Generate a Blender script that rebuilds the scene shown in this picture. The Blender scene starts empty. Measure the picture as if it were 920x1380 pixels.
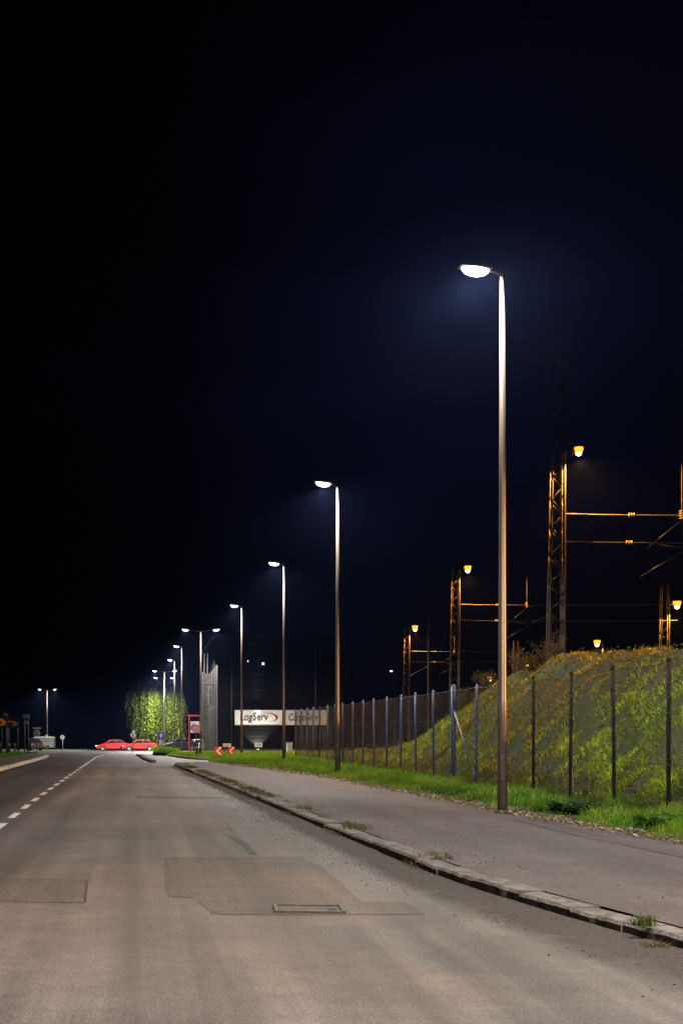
import bpy, bmesh, math, random
import numpy as np
from mathutils import Vector, Matrix

random.seed(7)
rng = np.random.default_rng(11)
scene = bpy.context.scene
COL = scene.collection
R = math.radians

# ------------------------------------------------------------------ camera frame
F = 1750.0            # focal length in photo pixels (920 x 1380)
VX, VY = 190.0, 985.0  # vanishing point of the road
EYE = 1.5


def zg(y):
    """road level: flat near the viewer, falling gently away beyond 75 m"""
    return 0.0 if y < 75 else -0.0118 * (y - 75)


def zgv(y):
    return np.where(y < 75, 0.0, -0.0118 * (y - 75))


def g(x, y, z=0.0):
    Y = (EYE - z) * F / (y - VY)
    return ((x - VX) * Y / F, Y)


def at(x, y, Y):
    return Vector(((x - VX) * Y / F, Y, EYE + (VY - y) * Y / F))


def ax(x, Y):
    return (x - VX) * Y / F


# ------------------------------------------------------------------ materials
def new_mat(name):
    m = bpy.data.materials.new(name)
    m.use_nodes = True
    nt = m.node_tree
    return m, nt, nt.nodes['Principled BSDF'], nt.nodes['Material Output']


def node(nt, kind, **kw):
    n = nt.nodes.new(kind)
    for k, v in kw.items():
        if k in n.inputs:
            n.inputs[k].default_value = v
        else:
            setattr(n, k, v)
    return n


def ramp(nt, fac, stops):
    r = nt.nodes.new('ShaderNodeValToRGB')
    els = r.color_ramp.elements
    while len(els) < len(stops):
        els.new(0.5)
    for e, (p, c) in zip(els, stops):
        e.position = p
        e.color = (*c, 1) if len(c) == 3 else c
    nt.links.new(fac, r.inputs['Fac'])
    return r.outputs['Color']


def noise(nt, scale, detail=4, rough=0.55, vec=None, mapping=None):
    n = node(nt, 'ShaderNodeTexNoise')
    n.inputs['Scale'].default_value = scale
    n.inputs['Detail'].default_value = detail
    n.inputs['Roughness'].default_value = rough
    if vec is None:
        tc = node(nt, 'ShaderNodeTexCoord')
        vec = tc.outputs['Object']
    if mapping:
        mp = node(nt, 'ShaderNodeMapping')
        mp.inputs['Scale'].default_value = mapping
        nt.links.new(vec, mp.inputs['Vector'])
        vec = mp.outputs['Vector']
    nt.links.new(vec, n.inputs['Vector'])
    return n.outputs['Fac']


def mixc(nt, fac, a, b, mode='MIX'):
    m = nt.nodes.new('ShaderNodeMix')
    m.data_type = 'RGBA'
    m.blend_type = mode
    for sock, v in ((m.inputs[0], fac), (m.inputs[6], a), (m.inputs[7], b)):
        if isinstance(v, (int, float)):
            sock.default_value = v
        elif isinstance(v, tuple):
            sock.default_value = (*v, 1)
        else:
            nt.links.new(v, sock)
    return m.outputs[2]


def math_n(nt, op, a, b=None):
    m = nt.nodes.new('ShaderNodeMath')
    m.operation = op
    for i, v in enumerate((a, b)):
        if v is None:
            continue
        if isinstance(v, (int, float)):
            m.inputs[i].default_value = v
        else:
            nt.links.new(v, m.inputs[i])
    return m.outputs[0]


def bump(nt, h, strength, dist, bsdf):
    b = node(nt, 'ShaderNodeBump')
    b.inputs['Strength'].default_value = strength
    b.inputs['Distance'].default_value = dist
    nt.links.new(h, b.inputs['Height'])
    nt.links.new(b.outputs['Normal'], bsdf.inputs['Normal'])


def varied(name, a, b, scale=6, rough=0.6, metal=0.0, bump_s=0.2, bump_d=0.01, detail=5, mapping=None, spec=0.5):
    m, nt, p, out = new_mat(name)
    f = noise(nt, scale, detail, 0.6, mapping=mapping)
    nt.links.new(ramp(nt, f, [(0.32, a), (0.68, b)]), p.inputs['Base Color'])
    p.inputs['Roughness'].default_value = rough
    p.inputs['Metallic'].default_value = metal
    p.inputs['Specular IOR Level'].default_value = spec
    if bump_s:
        bump(nt, noise(nt, scale * 4, 4, mapping=mapping), bump_s, bump_d, p)
    return m


def emit(name, col, strength):
    m, nt, p, out = new_mat(name)
    p.inputs['Base Color'].default_value = (*col, 1)
    p.inputs['Emission Color'].default_value = (*col, 1)
    p.inputs['Emission Strength'].default_value = strength
    m.cycles.emission_sampling = 'NONE'
    return m


def asphalt(name, lo, hi, two_tone=False, rough=0.62, stains=0.6, coarse=38):
    m, nt, p, out = new_mat(name)
    tc = node(nt, 'ShaderNodeTexCoord')
    ob = tc.outputs['Object']
    big = noise(nt, 0.22, 3, 0.6, ob)
    med = noise(nt, 1.3, 5, 0.65, ob)
    grain = noise(nt, 85, 2, 0.7, ob)
    chip = noise(nt, coarse, 3, 0.75, ob)
    blot = noise(nt, 5.5, 5, 0.7, ob)
    streak = noise(nt, 1.0, 4, 0.6, ob, mapping=(1.9, 0.045, 1))
    fine_streak = noise(nt, 1.0, 4, 0.7, ob, mapping=(7.0, 0.09, 1))
    c = ramp(nt, big, [(0.3, lo), (0.7, hi)])
    c = mixc(nt, stains, c, ramp(nt, med, [(0.3, (0.62, 0.60, 0.60)), (0.62, (1.1, 1.08, 1.04))]), 'MULTIPLY')
    c = mixc(nt, 0.75, c, ramp(nt, streak, [(0.36, (0.52, 0.50, 0.50)), (0.62, (1.28, 1.25, 1.20))]), 'MULTIPLY')
    c = mixc(nt, 0.5, c, ramp(nt, fine_streak, [(0.35, (0.7, 0.69, 0.70)), (0.6, (1.1, 1.09, 1.06))]), 'MULTIPLY')
    c = mixc(nt, 0.8, c, ramp(nt, grain, [(0.35, (0.45, 0.44, 0.43)), (0.52, (1.0, 1.0, 1.0)), (0.70, (1.9, 1.85, 1.8))]), 'MULTIPLY')
    c = mixc(nt, 0.8, c, ramp(nt, chip, [(0.36, (0.55, 0.54, 0.53)), (0.5, (1, 1, 1)), (0.66, (1.45, 1.42, 1.38))]), 'MULTIPLY')
    c = mixc(nt, 0.55, c, ramp(nt, blot, [(0.34, (0.66, 0.65, 0.65)), (0.56, (1.06, 1.05, 1.04))]), 'MULTIPLY')
    hue = noise(nt, 0.16, 2, 0.5, ob, mapping=(1.0, 0.55, 1))
    c = mixc(nt, 1.0, c, ramp(nt, hue, [(0.38, (0.99, 0.955, 1.04)), (0.60, (1.03, 1.0, 0.93))]), 'MULTIPLY')
    if two_tone:
        # the far-side lane is laid in newer, darker asphalt than the lane with the patches
        sx = node(nt, 'ShaderNodeSeparateXYZ')
        nt.links.new(ob, sx.inputs[0])
        edge = math_n(nt, 'ADD', sx.outputs['X'], math_n(nt, 'MULTIPLY', sx.outputs['Y'], 0.006))
        wob = math_n(nt, 'MULTIPLY', math_n(nt, 'SUBTRACT', noise(nt, 0.8, 3, 0.6, ob), 0.5), 0.35)
        edge = math_n(nt, 'ADD', edge, wob)
        f = node(nt, 'ShaderNodeMapRange')
        f.inputs['From Min'].default_value = -2.6
        f.inputs['From Max'].default_value = -1.5
        nt.links.new(edge, f.inputs['Value'])
        c = mixc(nt, f.outputs['Result'], mixc(nt, 1.0, c, (0.40, 0.41, 0.44), 'MULTIPLY'), c)
        # thin wandering cracks
        vo = node(nt, 'ShaderNodeTexVoronoi', feature='DISTANCE_TO_EDGE')
        vo.inputs['Scale'].default_value = 0.16
        wv = node(nt, 'ShaderNodeVectorMath', operation='ADD')
        nz = node(nt, 'ShaderNodeTexNoise')
        nz.inputs['Scale'].default_value = 0.9
        nz.inputs['Detail'].default_value = 5
        nt.links.new(ob, nz.inputs['Vector'])
        nt.links.new(ob, wv.inputs[0])
        nt.links.new(nz.outputs['Color'], wv.inputs[1])
        nt.links.new(wv.outputs[0], vo.inputs['Vector'])
        crack = ramp(nt, vo.outputs['Distance'], [(0.0, (0.6, 0.58, 0.57)), (0.0025, (1, 1, 1))])
        c = mixc(nt, 0.7, c, crack, 'MULTIPLY')
    nt.links.new(c, p.inputs['Base Color'])
    rr = math_n(nt, 'ADD', math_n(nt, 'MULTIPLY', streak, 0.22), rough - 0.12)
    nt.links.new(rr, p.inputs['Roughness'])
    h = math_n(nt, 'ADD', math_n(nt, 'ADD', grain, math_n(nt, 'MULTIPLY', chip, 1.3)), math_n(nt, 'MULTIPLY', med, 1.5))
    bump(nt, h, 0.75, 0.008, p)
    return m


def leafy(name, transl=0.35, rough=0.5):
    m, nt, p, out = new_mat(name)
    at_ = node(nt, 'ShaderNodeAttribute', attribute_name='Col')
    nt.links.new(at_.outputs['Color'], p.inputs['Base Color'])
    p.inputs['Roughness'].default_value = rough
    p.inputs['Specular IOR Level'].default_value = 0.35
    tr = node(nt, 'ShaderNodeBsdfTranslucent')
    nt.links.new(mixc(nt, 1.0, at_.outputs['Color'], (1.3, 1.4, 0.7), 'MULTIPLY'), tr.inputs['Color'])
    mx = node(nt, 'ShaderNodeMixShader')
    mx.inputs[0].default_value = transl
    nt.links.new(p.outputs[0], mx.inputs[1])
    nt.links.new(tr.outputs[0], mx.inputs[2])
    nt.links.new(mx.outputs[0], out.inputs['Surface'])
    return m


M = {}
M['road'] = asphalt('road_asphalt', (0.092, 0.083, 0.078), (0.152, 0.137, 0.125), two_tone=True)
M['patch'] = asphalt('patch_asphalt', (0.062, 0.055, 0.051), (0.104, 0.094, 0.087), rough=0.78, coarse=22)
M['path'] = asphalt('path_asphalt', (0.056, 0.043, 0.041), (0.098, 0.077, 0.073), rough=0.75, stains=0.9, coarse=28)
M['tar'] = varied('tar', (0.018, 0.017, 0.017), (0.04, 0.037, 0.035), 3, 0.6)
M['paint'] = varied('road_paint', (0.45, 0.44, 0.42), (0.8, 0.79, 0.76), 9, 0.55, bump_s=0.1)
M['kerb'] = varied('kerb_granite', (0.045, 0.038, 0.032), (0.20, 0.172, 0.148), 8, 0.9, bump_s=0.6, bump_d=0.02)
M['kerb_pale'] = varied('kerb_concrete', (0.32, 0.30, 0.27), (0.5, 0.48, 0.44), 4, 0.8, bump_s=0.3)
M['soil'] = varied('soil', (0.03, 0.022, 0.015), (0.075, 0.055, 0.037), 3, 0.95, bump_s=0.8, bump_d=0.04)
M['turf'] = varied('turf', (0.022, 0.040, 0.010), (0.055, 0.085, 0.020), 1.6, 0.95, bump_s=0.8, bump_d=0.04)
M['ground'] = varied('ground', (0.018, 0.02, 0.012), (0.04, 0.042, 0.022), 0.2, 0.95)
M['brown'] = varied('brown_paint', (0.115, 0.085, 0.068), (0.18, 0.138, 0.115), 2.5, 0.34, metal=0.35, bump_s=0.08, mapping=(1, 1, 0.25))
M['brown_dark'] = varied('brown_hatch', (0.05, 0.028, 0.02), (0.08, 0.045, 0.03), 5, 0.5)
M['galv'] = varied('galvanised', (0.28, 0.29, 0.30), (0.45, 0.46, 0.47), 5, 0.45, metal=0.6, bump_s=0.05)
M['tower_steel'] = varied('tower_steel', (0.05, 0.048, 0.047), (0.10, 0.097, 0.094), 5, 0.5, metal=0.4, bump_s=0.05)
M['iron'] = varied('cast_iron', (0.035, 0.03, 0.027), (0.11, 0.096, 0.086), 14, 0.6, metal=0.2, bump_s=0.2)
M['head'] = varied('lamp_housing', (0.16, 0.16, 0.17), (0.22, 0.22, 0.23), 6, 0.5, bump_s=0.05)
M['shaded_post'] = varied('shaded_post_paint', (0.003, 0.003, 0.004), (0.007, 0.007, 0.009), 4, 0.7, bump_s=0.15, spec=0.15)  # shade on the near fence posts, put into a near-black colour
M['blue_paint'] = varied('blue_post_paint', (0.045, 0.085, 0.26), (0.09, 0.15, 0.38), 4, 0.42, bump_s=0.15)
M['wire'] = varied('wire', (0.014, 0.014, 0.013), (0.04, 0.038, 0.035), 7, 0.6, metal=0.0, bump_s=0)
M['steel'] = varied('mast_steel', (0.045, 0.036, 0.028), (0.10, 0.082, 0.062), 3, 0.65, metal=0.1, bump_s=0.2)
M['dark_steel'] = varied('dark_steel', (0.02, 0.019, 0.018), (0.045, 0.042, 0.04), 3, 0.6, bump_s=0.1)
M['ceramic'] = varied('insulator', (0.35, 0.26, 0.16), (0.5, 0.4, 0.28), 5, 0.25, bump_s=0)
M['black'] = varied('black_plastic', (0.012, 0.012, 0.013), (0.025, 0.025, 0.027), 6, 0.6, bump_s=0.05)
M['tyre'] = varied('rubber', (0.012, 0.012, 0.012), (0.025, 0.025, 0.025), 20, 0.8)
M['rim'] = varied('alloy', (0.45, 0.45, 0.46), (0.6, 0.6, 0.62), 8, 0.35, metal=0.8, bump_s=0)
M['glass'] = varied('dark_glass', (0.01, 0.012, 0.015), (0.02, 0.024, 0.03), 2, 0.08, bump_s=0)
M['white'] = varied('white_panel', (0.66, 0.64, 0.60), (0.80, 0.78, 0.75), 2.5, 0.5, bump_s=0.03)
M['sign_panel'] = varied('sign_panel', (0.55, 0.52, 0.48), (0.66, 0.63, 0.59), 1.2, 0.5, bump_s=0.03)
M['signgrey'] = varied('sign_back', (0.22, 0.22, 0.22), (0.34, 0.33, 0.32), 8, 0.5, metal=0.3, bump_s=0.05)
M['red'] = varied('red_paint', (0.52, 0.02, 0.02), (0.66, 0.04, 0.035), 6, 0.4, bump_s=0.04)
M['blue'] = varied('sign_blue', (0.01, 0.06, 0.55), (0.02, 0.10, 0.70), 8, 0.4, bump_s=0.02)
M['navy'] = varied('navy_board', (0.004, 0.006, 0.03), (0.010, 0.014, 0.055), 4, 0.5, bump_s=0.03)
M['orange'] = varied('orange_foil', (0.75, 0.28, 0.01), (0.9, 0.38, 0.02), 6, 0.45, bump_s=0.02)
M['ink'] = varied('dark_lettering', (0.020, 0.017, 0.018), (0.04, 0.033, 0.034), 9, 0.5, bump_s=0)
M['maroon'] = varied('maroon_swoosh', (0.10, 0.018, 0.015), (0.20, 0.03, 0.02), 1.0, 0.45, bump_s=0)
M['bark'] = varied('bark', (0.05, 0.035, 0.022), (0.11, 0.08, 0.05), 5, 0.9, bump_s=0.8, bump_d=0.03)
M['grass'] = leafy('grass_blades', 0.45)
M['leaf'] = leafy('leaves', 0.45)
M['stone'] = varied('pebbles', (0.02, 0.016, 0.012), (0.10, 0.08, 0.06), 25, 0.9)
M['dry_leaf'] = leafy('dry_leaves', 0.2, 0.8)
M['led'] = emit('led_lens', (1.0, 0.97, 0.93), 6.0)
M['sodium'] = emit('sodium_lens', (1.0, 0.29, 0.018), 2.7)
M['sodium_bulb'] = emit('sodium_bulb', (1.0, 0.72, 0.30), 8.0)
M['flood'] = emit('floodlight_lens', (1.0, 0.9, 0.8), 6.0)
M['lit_window'] = emit('lit_window', (0.85, 1.0, 0.92), 0.75)
M['warm_lamp'] = emit('warm_wall_lamp', (1.0, 0.85, 0.7), 1.0)
M['tail_on'] = emit('lit_tail_lamp', (1.0, 0.05, 0.03), 6.0)
M['head_on'] = emit('lit_headlamp', (1.0, 0.85, 0.65), 5.0)


def car_paint(name, col):
    m = varied(name, tuple(c * 0.93 for c in col), col, 1.5, 0.28, bump_s=0)
    m.node_tree.nodes['Principled BSDF'].inputs['Coat Weight'].default_value = 0.6
    return m


M['car_white'] = car_paint('white_car_paint', (0.75, 0.75, 0.74))
M['trail_red'] = car_paint('trail_red_paint', (0.50, 0.018, 0.018))  # body red of the crossing cars stands in for their red light trails
M['trail_bright_red'] = car_paint('trail_bright_red_paint', (0.60, 0.035, 0.03))
M['car_dark'] = car_paint('dark_car_paint', (0.03, 0.035, 0.045))


def cladding(name):
    m, nt, p, out = new_mat(name)
    tc = node(nt, 'ShaderNodeTexCoord')
    w = node(nt, 'ShaderNodeTexWave', wave_type='BANDS', bands_direction='Z')
    w.inputs['Scale'].default_value = 0.42
    w.inputs['Distortion'].default_value = 0.0
    nt.links.new(tc.outputs['Object'], w.inputs['Vector'])
    f = noise(nt, 0.7, 4)
    nt.links.new(ramp(nt, f, [(0.3, (0.003, 0.003, 0.0033)), (0.7, (0.006, 0.006, 0.0063))]), p.inputs['Base Color'])
    p.inputs['Roughness'].default_value = 0.5
    p.inputs['Specular IOR Level'].default_value = 0.04
    bump(nt, ramp(nt, w.outputs['Fac'], [(0.0, (0, 0, 0)), (0.12, (1, 1, 1))]), 0.6, 0.03, p)
    return m


M['cladding'] = cladding('dark_cladding')


def perforated(name):
    m, nt, p, out = new_mat(name)
    f = noise(nt, 3, 4, mapping=(1, 1, 0.4))
    nt.links.new(ramp(nt, f, [(0.3, (0.025, 0.024, 0.023)), (0.7, (0.055, 0.053, 0.051))]), p.inputs['Base Color'])
    p.inputs['Metallic'].default_value = 0.4
    p.inputs['Roughness'].default_value = 0.5
    tc = node(nt, 'ShaderNodeTexCoord')
    vo = node(nt, 'ShaderNodeTexVoronoi')
    vo.inputs['Scale'].default_value = 14
    nt.links.new(tc.outputs['Object'], vo.inputs['Vector'])
    nt.links.new(ramp(nt, vo.outputs['Distance'], [(0.25, (0.2, 0.2, 0.2)), (0.35, (1, 1, 1))]), p.inputs['Alpha'])
    return m


M['perforated'] = perforated('perforated_sheet')


# ------------------------------------------------------------------ mesh builder
class MB:
    def __init__(self):
        self.v, self.f, self.s = [], [], []

    def add(self, verts, faces, smooth=False):
        o = len(self.v)
        self.v += [tuple(p) for p in verts]
        self.f += [tuple(i + o for i in fc) for fc in faces]
        self.s += [smooth] * len(faces)
        return self

    def box(self, c, s, rot=None, taper=(1, 1)):
        hx, hy, hz = s[0] / 2, s[1] / 2, s[2] / 2
        vs = []
        for z, tx, ty in ((-hz, 1, 1), (hz, taper[0], taper[1])):
            for x, y in ((-hx, -hy), (hx, -hy), (hx, hy), (-hx, hy)):
                vs.append(Vector((x * tx, y * ty, z)))
        if rot is not None:
            vs = [rot @ p for p in vs]
        vs = [p + Vector(c) for p in vs]
        return self.add(vs, [(3, 2, 1, 0), (4, 5, 6, 7), (0, 1, 5, 4), (1, 2, 6, 5), (2, 3, 7, 6), (3, 0, 4, 7)])

    def tube(self, pts, rad, n=8, caps=True, smooth=True):
        pts = [Vector(p) for p in pts]
        if not hasattr(rad, '__len__'):
            rad = [rad] * len(pts)
        vs, fs = [], []
        for i, p in enumerate(pts):
            d = (pts[min(i + 1, len(pts) - 1)] - pts[max(i - 1, 0)]).normalized()
            up = Vector((0, 0, 1)) if abs(d.z) < 0.95 else Vector((1, 0, 0))
            a = d.cross(up).normalized()
            b = d.cross(a).normalized()
            for k in range(n):
                t = 2 * math.pi * k / n
                vs.append(p + (a * math.cos(t) + b * math.sin(t)) * rad[i])
        for i in range(len(pts) - 1):
            for k in range(n):
                k2 = (k + 1) % n
                fs.append((i * n + k, i * n + k2, (i + 1) * n + k2, (i + 1) * n + k))
        self.add(vs, fs, smooth)
        if caps:
            L = (len(pts) - 1) * n
            o = len(self.v) - len(vs)
            self.f += [tuple(o + k for k in reversed(range(n))), tuple(o + L + k for k in range(n))]
            self.s += [False, False]
        return self

    def lathe(self, prof, c=(0, 0, 0), n=16, smooth=True):
        c = Vector(c)
        vs, fs = [], []
        for r, z in prof:
            for k in range(n):
                t = 2 * math.pi * k / n
                vs.append(c + Vector((r * math.cos(t), r * math.sin(t), z)))
        for i in range(len(prof) - 1):
            for k in range(n):
                k2 = (k + 1) % n
                fs.append((i * n + k, i * n + k2, (i + 1) * n + k2, (i + 1) * n + k))
        return self.add(vs, fs, smooth)

    def prism(self, poly, axis, a, b):
        """extrude a 2D polygon along axis 'x','y' or 'z' from a to b"""
        def P(u, w, t):
            return {'x': (t, u, w), 'y': (u, t, w), 'z': (u, w, t)}[axis]
        n = len(poly)
        vs = [P(u, w, a) for u, w in poly] + [P(u, w, b) for u, w in poly]
        fs = [tuple(reversed(range(n))), tuple(range(n, 2 * n))]
        fs += [(i, (i + 1) % n, n + (i + 1) % n, n + i) for i in range(n)]
        return self.add(vs, fs)

    def disc(self, c, r, t, n=28, r_in=0.0):
        """disc facing -Y (towards the viewer), thickness t"""
        cx, cy, cz = c
        if r_in <= 0:
            return self.prism([(cx + r * math.cos(2 * math.pi * k / n), cz + r * math.sin(2 * math.pi * k / n)) for k in range(n)], 'y', cy, cy + t)
        vs, fs = [], []
        for y in (cy, cy + t):
            for rr in (r, r_in):
                for k in range(n):
                    a = 2 * math.pi * k / n
                    vs.append((cx + rr * math.cos(a), y, cz + rr * math.sin(a)))
        for k in range(n):
            k2 = (k + 1) % n
            fs += [(k, k2, n + k2, n + k), (2 * n + k, 3 * n + k, 3 * n + k2, 2 * n + k2),
                   (k, 2 * n + k, 2 * n + k2, k2), (n + k, n + k2, 3 * n + k2, 3 * n + k)]
        return self.add(vs, fs)

    def build(self, name, mat, parent=None, bevel=0.0):
        me = bpy.data.meshes.new(name)
        me.from_pydata(self.v, [], self.f)
        me.polygons.foreach_set('use_smooth', self.s)
        bm = bmesh.new()
        bm.from_mesh(me)
        bmesh.ops.recalc_face_normals(bm, faces=bm.faces)
        bm.to_mesh(me)
        bm.free()
        me.materials.append(mat)
        o = bpy.data.objects.new(name, me)
        COL.objects.link(o)
        if parent is not None:
            o.parent = parent
        if bevel:
            b = o.modifiers.new('bevel', 'BEVEL')
            b.width = bevel
            b.segments = 2
            b.limit_method = 'ANGLE'
            b.angle_limit = R(40)
        return o


def raw(name, verts, faces_flat, nper, mat, cols=None, smooth=False):
    """large mesh straight from numpy arrays; every face has nper corners"""
    me = bpy.data.meshes.new(name)
    verts = np.asarray(verts, dtype=np.float32)
    faces_flat = np.asarray(faces_flat, dtype=np.int32).ravel()
    nf = len(faces_flat) // nper
    me.vertices.add(len(verts))
    me.vertices.foreach_set('co', verts.ravel())
    me.loops.add(len(faces_flat))
    me.loops.foreach_set('vertex_index', faces_flat)
    me.polygons.add(nf)
    me.polygons.foreach_set('loop_start', np.arange(0, nf * nper, nper, dtype=np.int32))
    me.polygons.foreach_set('loop_total', np.full(nf, nper, dtype=np.int32))
    if smooth:
        me.polygons.foreach_set('use_smooth', np.ones(nf, dtype=bool))
    me.update(calc_edges=True)
    if cols is not None:
        a = me.attributes.new('Col', 'FLOAT_COLOR', 'POINT')
        c4 = np.ones((len(verts), 4), dtype=np.float32)
        c4[:, :3] = cols
        a.data.foreach_set('color', c4.ravel())
    me.materials.append(mat)
    o = bpy.data.objects.new(name, me)
    COL.objects.link(o)
    return o


def tag(o, label=None, cat=None, group=None, kind=None):
    if label:
        o['label'] = label
    if cat:
        o['category'] = cat
    if group:
        o['group'] = group
    if kind:
        o['kind'] = kind
    return o


def thing(name, label, cat, loc=(0, 0, 0), rz=0.0, group=None):
    o = bpy.data.objects.new(name, None)
    o.empty_display_size = 0.3
    COL.objects.link(o)
    o.location = loc
    o.rotation_euler = (0, 0, rz)
    return tag(o, label, cat, group)


def copy_tree(o, parent=None):
    c = o.copy()
    COL.objects.link(c)
    if parent is not None:
        c.parent = parent
    for ch in list(o.children):
        copy_tree(ch, c)
    return c


def struct(o):
    o['kind'] = 'structure'
    return o


def spot(name, loc, power, col, parent=None, size=160, blend=0.35, radius=0.12, rot=(0, 0, 0)):
    li = bpy.data.lights.new(name, 'SPOT')
    li.energy = power
    li.color = col
    li.spot_size = R(size)
    li.spot_blend = blend
    li.shadow_soft_size = radius
    o = bpy.data.objects.new(name, li)
    COL.objects.link(o)
    o.location = loc
    o.rotation_euler = rot
    if parent is not None:
        o.parent = parent
    return o


def curve(pts):
    """(Y, X) control points -> smooth function X(Y)"""
    ys = np.array([p[0] for p in pts], float)
    xs = np.array([p[1] for p in pts], float)
    d = np.linspace(ys[0], ys[-1], 500)
    v = np.interp(d, ys, xs)
    k = np.ones(21) / 21
    vv = np.convolve(np.pad(v, 10, mode='edge'), k, 'valid')
    vv[:10] = v[:10]
    vv[-10:] = v[-10:]
    return lambda y: np.interp(y, d, vv)


# ------------------------------------------------------------------ setting
# ground: one sheet to the horizon
ys = np.concatenate([np.linspace(-40, 75, 12), np.linspace(80, 700, 60)])
xs = np.linspace(-420, 420, 30)
vv = np.array([(x, y, zg(y) - 0.05) for y in ys for x in xs])
nx = len(xs)
ff = [(j * nx + i, j * nx + i + 1, (j + 1) * nx + i + 1, (j + 1) * nx + i) for j in range(len(ys) - 1) for i in range(nx - 1)]
struct(raw('ground', vv, ff, 4, M['ground']))

# road: main carriageway with the side street it runs into
ys = np.concatenate([np.linspace(-12, 75, 30), np.linspace(80, 230, 31)])
xs = np.array([-70, -40, -20, -10, -6, -3, 0, 3, 6, 10, 20])
vv = np.array([(x, y, zg(y)) for y in ys for x in xs])
nx = len(xs)
ff = [(j * nx + i, j * nx + i + 1, (j + 1) * nx + i + 1, (j + 1) * nx + i) for j in range(len(ys) - 1) for i in range(nx - 1)]
struct(raw('road', vv, ff, 4, M['road']))


def sheet(name, poly, z, mat):
    mb = MB()
    mb.add([(x, y, zg(y) + z) for x, y in poly], [tuple(range(len(poly)))])
    o = mb.build(name, mat)
    if o.data.polygons[0].normal.z < 0:
        o.data.flip_normals()
    return struct(o)


def raised(name, poly, z, mat, depth=0.3):
    """solid slab with a flat polygon outline whose top follows the fall of the land"""
    n = len(poly)
    mb = MB()
    mb.add([(x, y, zg(y) + z) for x, y in poly] + [(x, y, zg(y) + z - depth) for x, y in poly],
           [tuple(range(n))] + [(i, (i + 1) % n, n + (i + 1) % n, n + i) for i in range(n)])
    return struct(mb.build(name, mat))


def jag(pts, amp=0.03, step=0.25):
    """roughen a polygon outline a little"""
    out = []
    for i, a in enumerate(pts):
        b = pts[(i + 1) % len(pts)]
        d = math.dist(a, b)
        n = max(1, int(d / step))
        for k in range(n):
            t = k / n
            w = amp if k else 0
            out.append((a[0] + (b[0] - a[0]) * t + random.uniform(-w, w), a[1] + (b[1] - a[1]) * t + random.uniform(-w, w)))
    return out


p1 = [g(*p) for p in ((222, 1155), (408, 1155), (448, 1180), (488, 1216), (546, 1216), (574, 1233), (284, 1233), (267, 1211), (227, 1209))]
sheet('road_patch', jag(p1, 0.02), 0.004, M['patch'])
p2 = [g(*p) for p in ((-60, 1181), (118, 1186), (114, 1217), (-70, 1214))]
sheet('road_patch', jag(p2, 0.02), 0.004, M['patch'])
p3 = [g(*p) for p in ((182, 1073), (305, 1075), (303, 1077), (182, 1075.5))]
sheet('road_patch', jag(p3, 0.01), 0.004, M['patch'])


def seam(pts, w, z=0.007):
    mb = MB()
    pts = [Vector((p[0], p[1], 0)) for p in pts]
    L, Rr = [], []
    for i, p in enumerate(pts):
        d = (pts[min(i + 1, len(pts) - 1)] - pts[max(i - 1, 0)]).normalized()
        nrm = Vector((-d.y, d.x, 0)) * (w * random.uniform(0.4, 1.0)) / 2
        L.append((p.x + nrm.x, p.y + nrm.y, zg(p.y) + z))
        Rr.append((p.x - nrm.x, p.y - nrm.y, zg(p.y) + z))
    n = len(pts)
    mb.add(L + Rr, [(i, i + 1, n + i + 1, n + i) for i in range(n - 1)])
    return struct(mb.build('tar_seam', M['tar']))


def wander(a, b, n, amp):
    a, b = g(*a), g(*b)
    return [(a[0] + (b[0] - a[0]) * k / n + random.uniform(-amp, amp), a[1] + (b[1] - a[1]) * k / n + random.uniform(-amp, amp)) for k in range(n + 1)]


seam(wander((119, 1185), (114, 1217), 8, 0.006), 0.022)
seam(wander((-60, 1216), (240, 1223), 60, 0.02), 0.007)
seam(wander((318, 1128), (345, 1152), 8, 0.03), 0.16, 0.0055)
seam(wander((262, 1060), (316, 1122), 30, 0.03), 0.014)
seam(wander((222, 1155), (202, 1128), 14, 0.03), 0.008)

# lane marking
cl = curve([(5, -2.15), (20, -2.2), (28, -2.3), (43, -2.39), (82, -2.58), (96, -2.66)])
mb = MB()
y = 17.0
while y < 92:
    L = 1.4 if y < 50 else 1.9
    n = 3
    vs = []
    for k in range(n + 1):
        yy = y + L * k / n
        cx = float(cl(yy))
        w = 0.062
        vs += [(cx - w, yy, zg(yy) + 0.004), (cx + w, yy, zg(yy) + 0.004)]
    mb.add(vs, [(2 * k, 2 * k + 1, 2 * k + 3, 2 * k + 2) for k in range(n)])
    y += 2.66 if y < 50 else 2.3
struct(mb.build('lane_marking', M['paint']))

# kerb line along the footpath: (Y, X) of the kerb's road edge
kx = curve([(-4, 6.6), (0, 5.75), (5, 4.55), (8.9, 3.68), (12.6, 3.10), (18.6, 2.85), (30.6, 2.40), (51, 1.61), (56, 1.42)])
px_ = curve([(-4, 7.7), (8, 7.0), (15.9, 6.60), (21.5, 6.16), (28.4, 5.92), (38.4, 5.45), (42.3, 4.97), (48.3, 4.28), (53.4, 3.55), (58.5, 3.05)])


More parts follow.
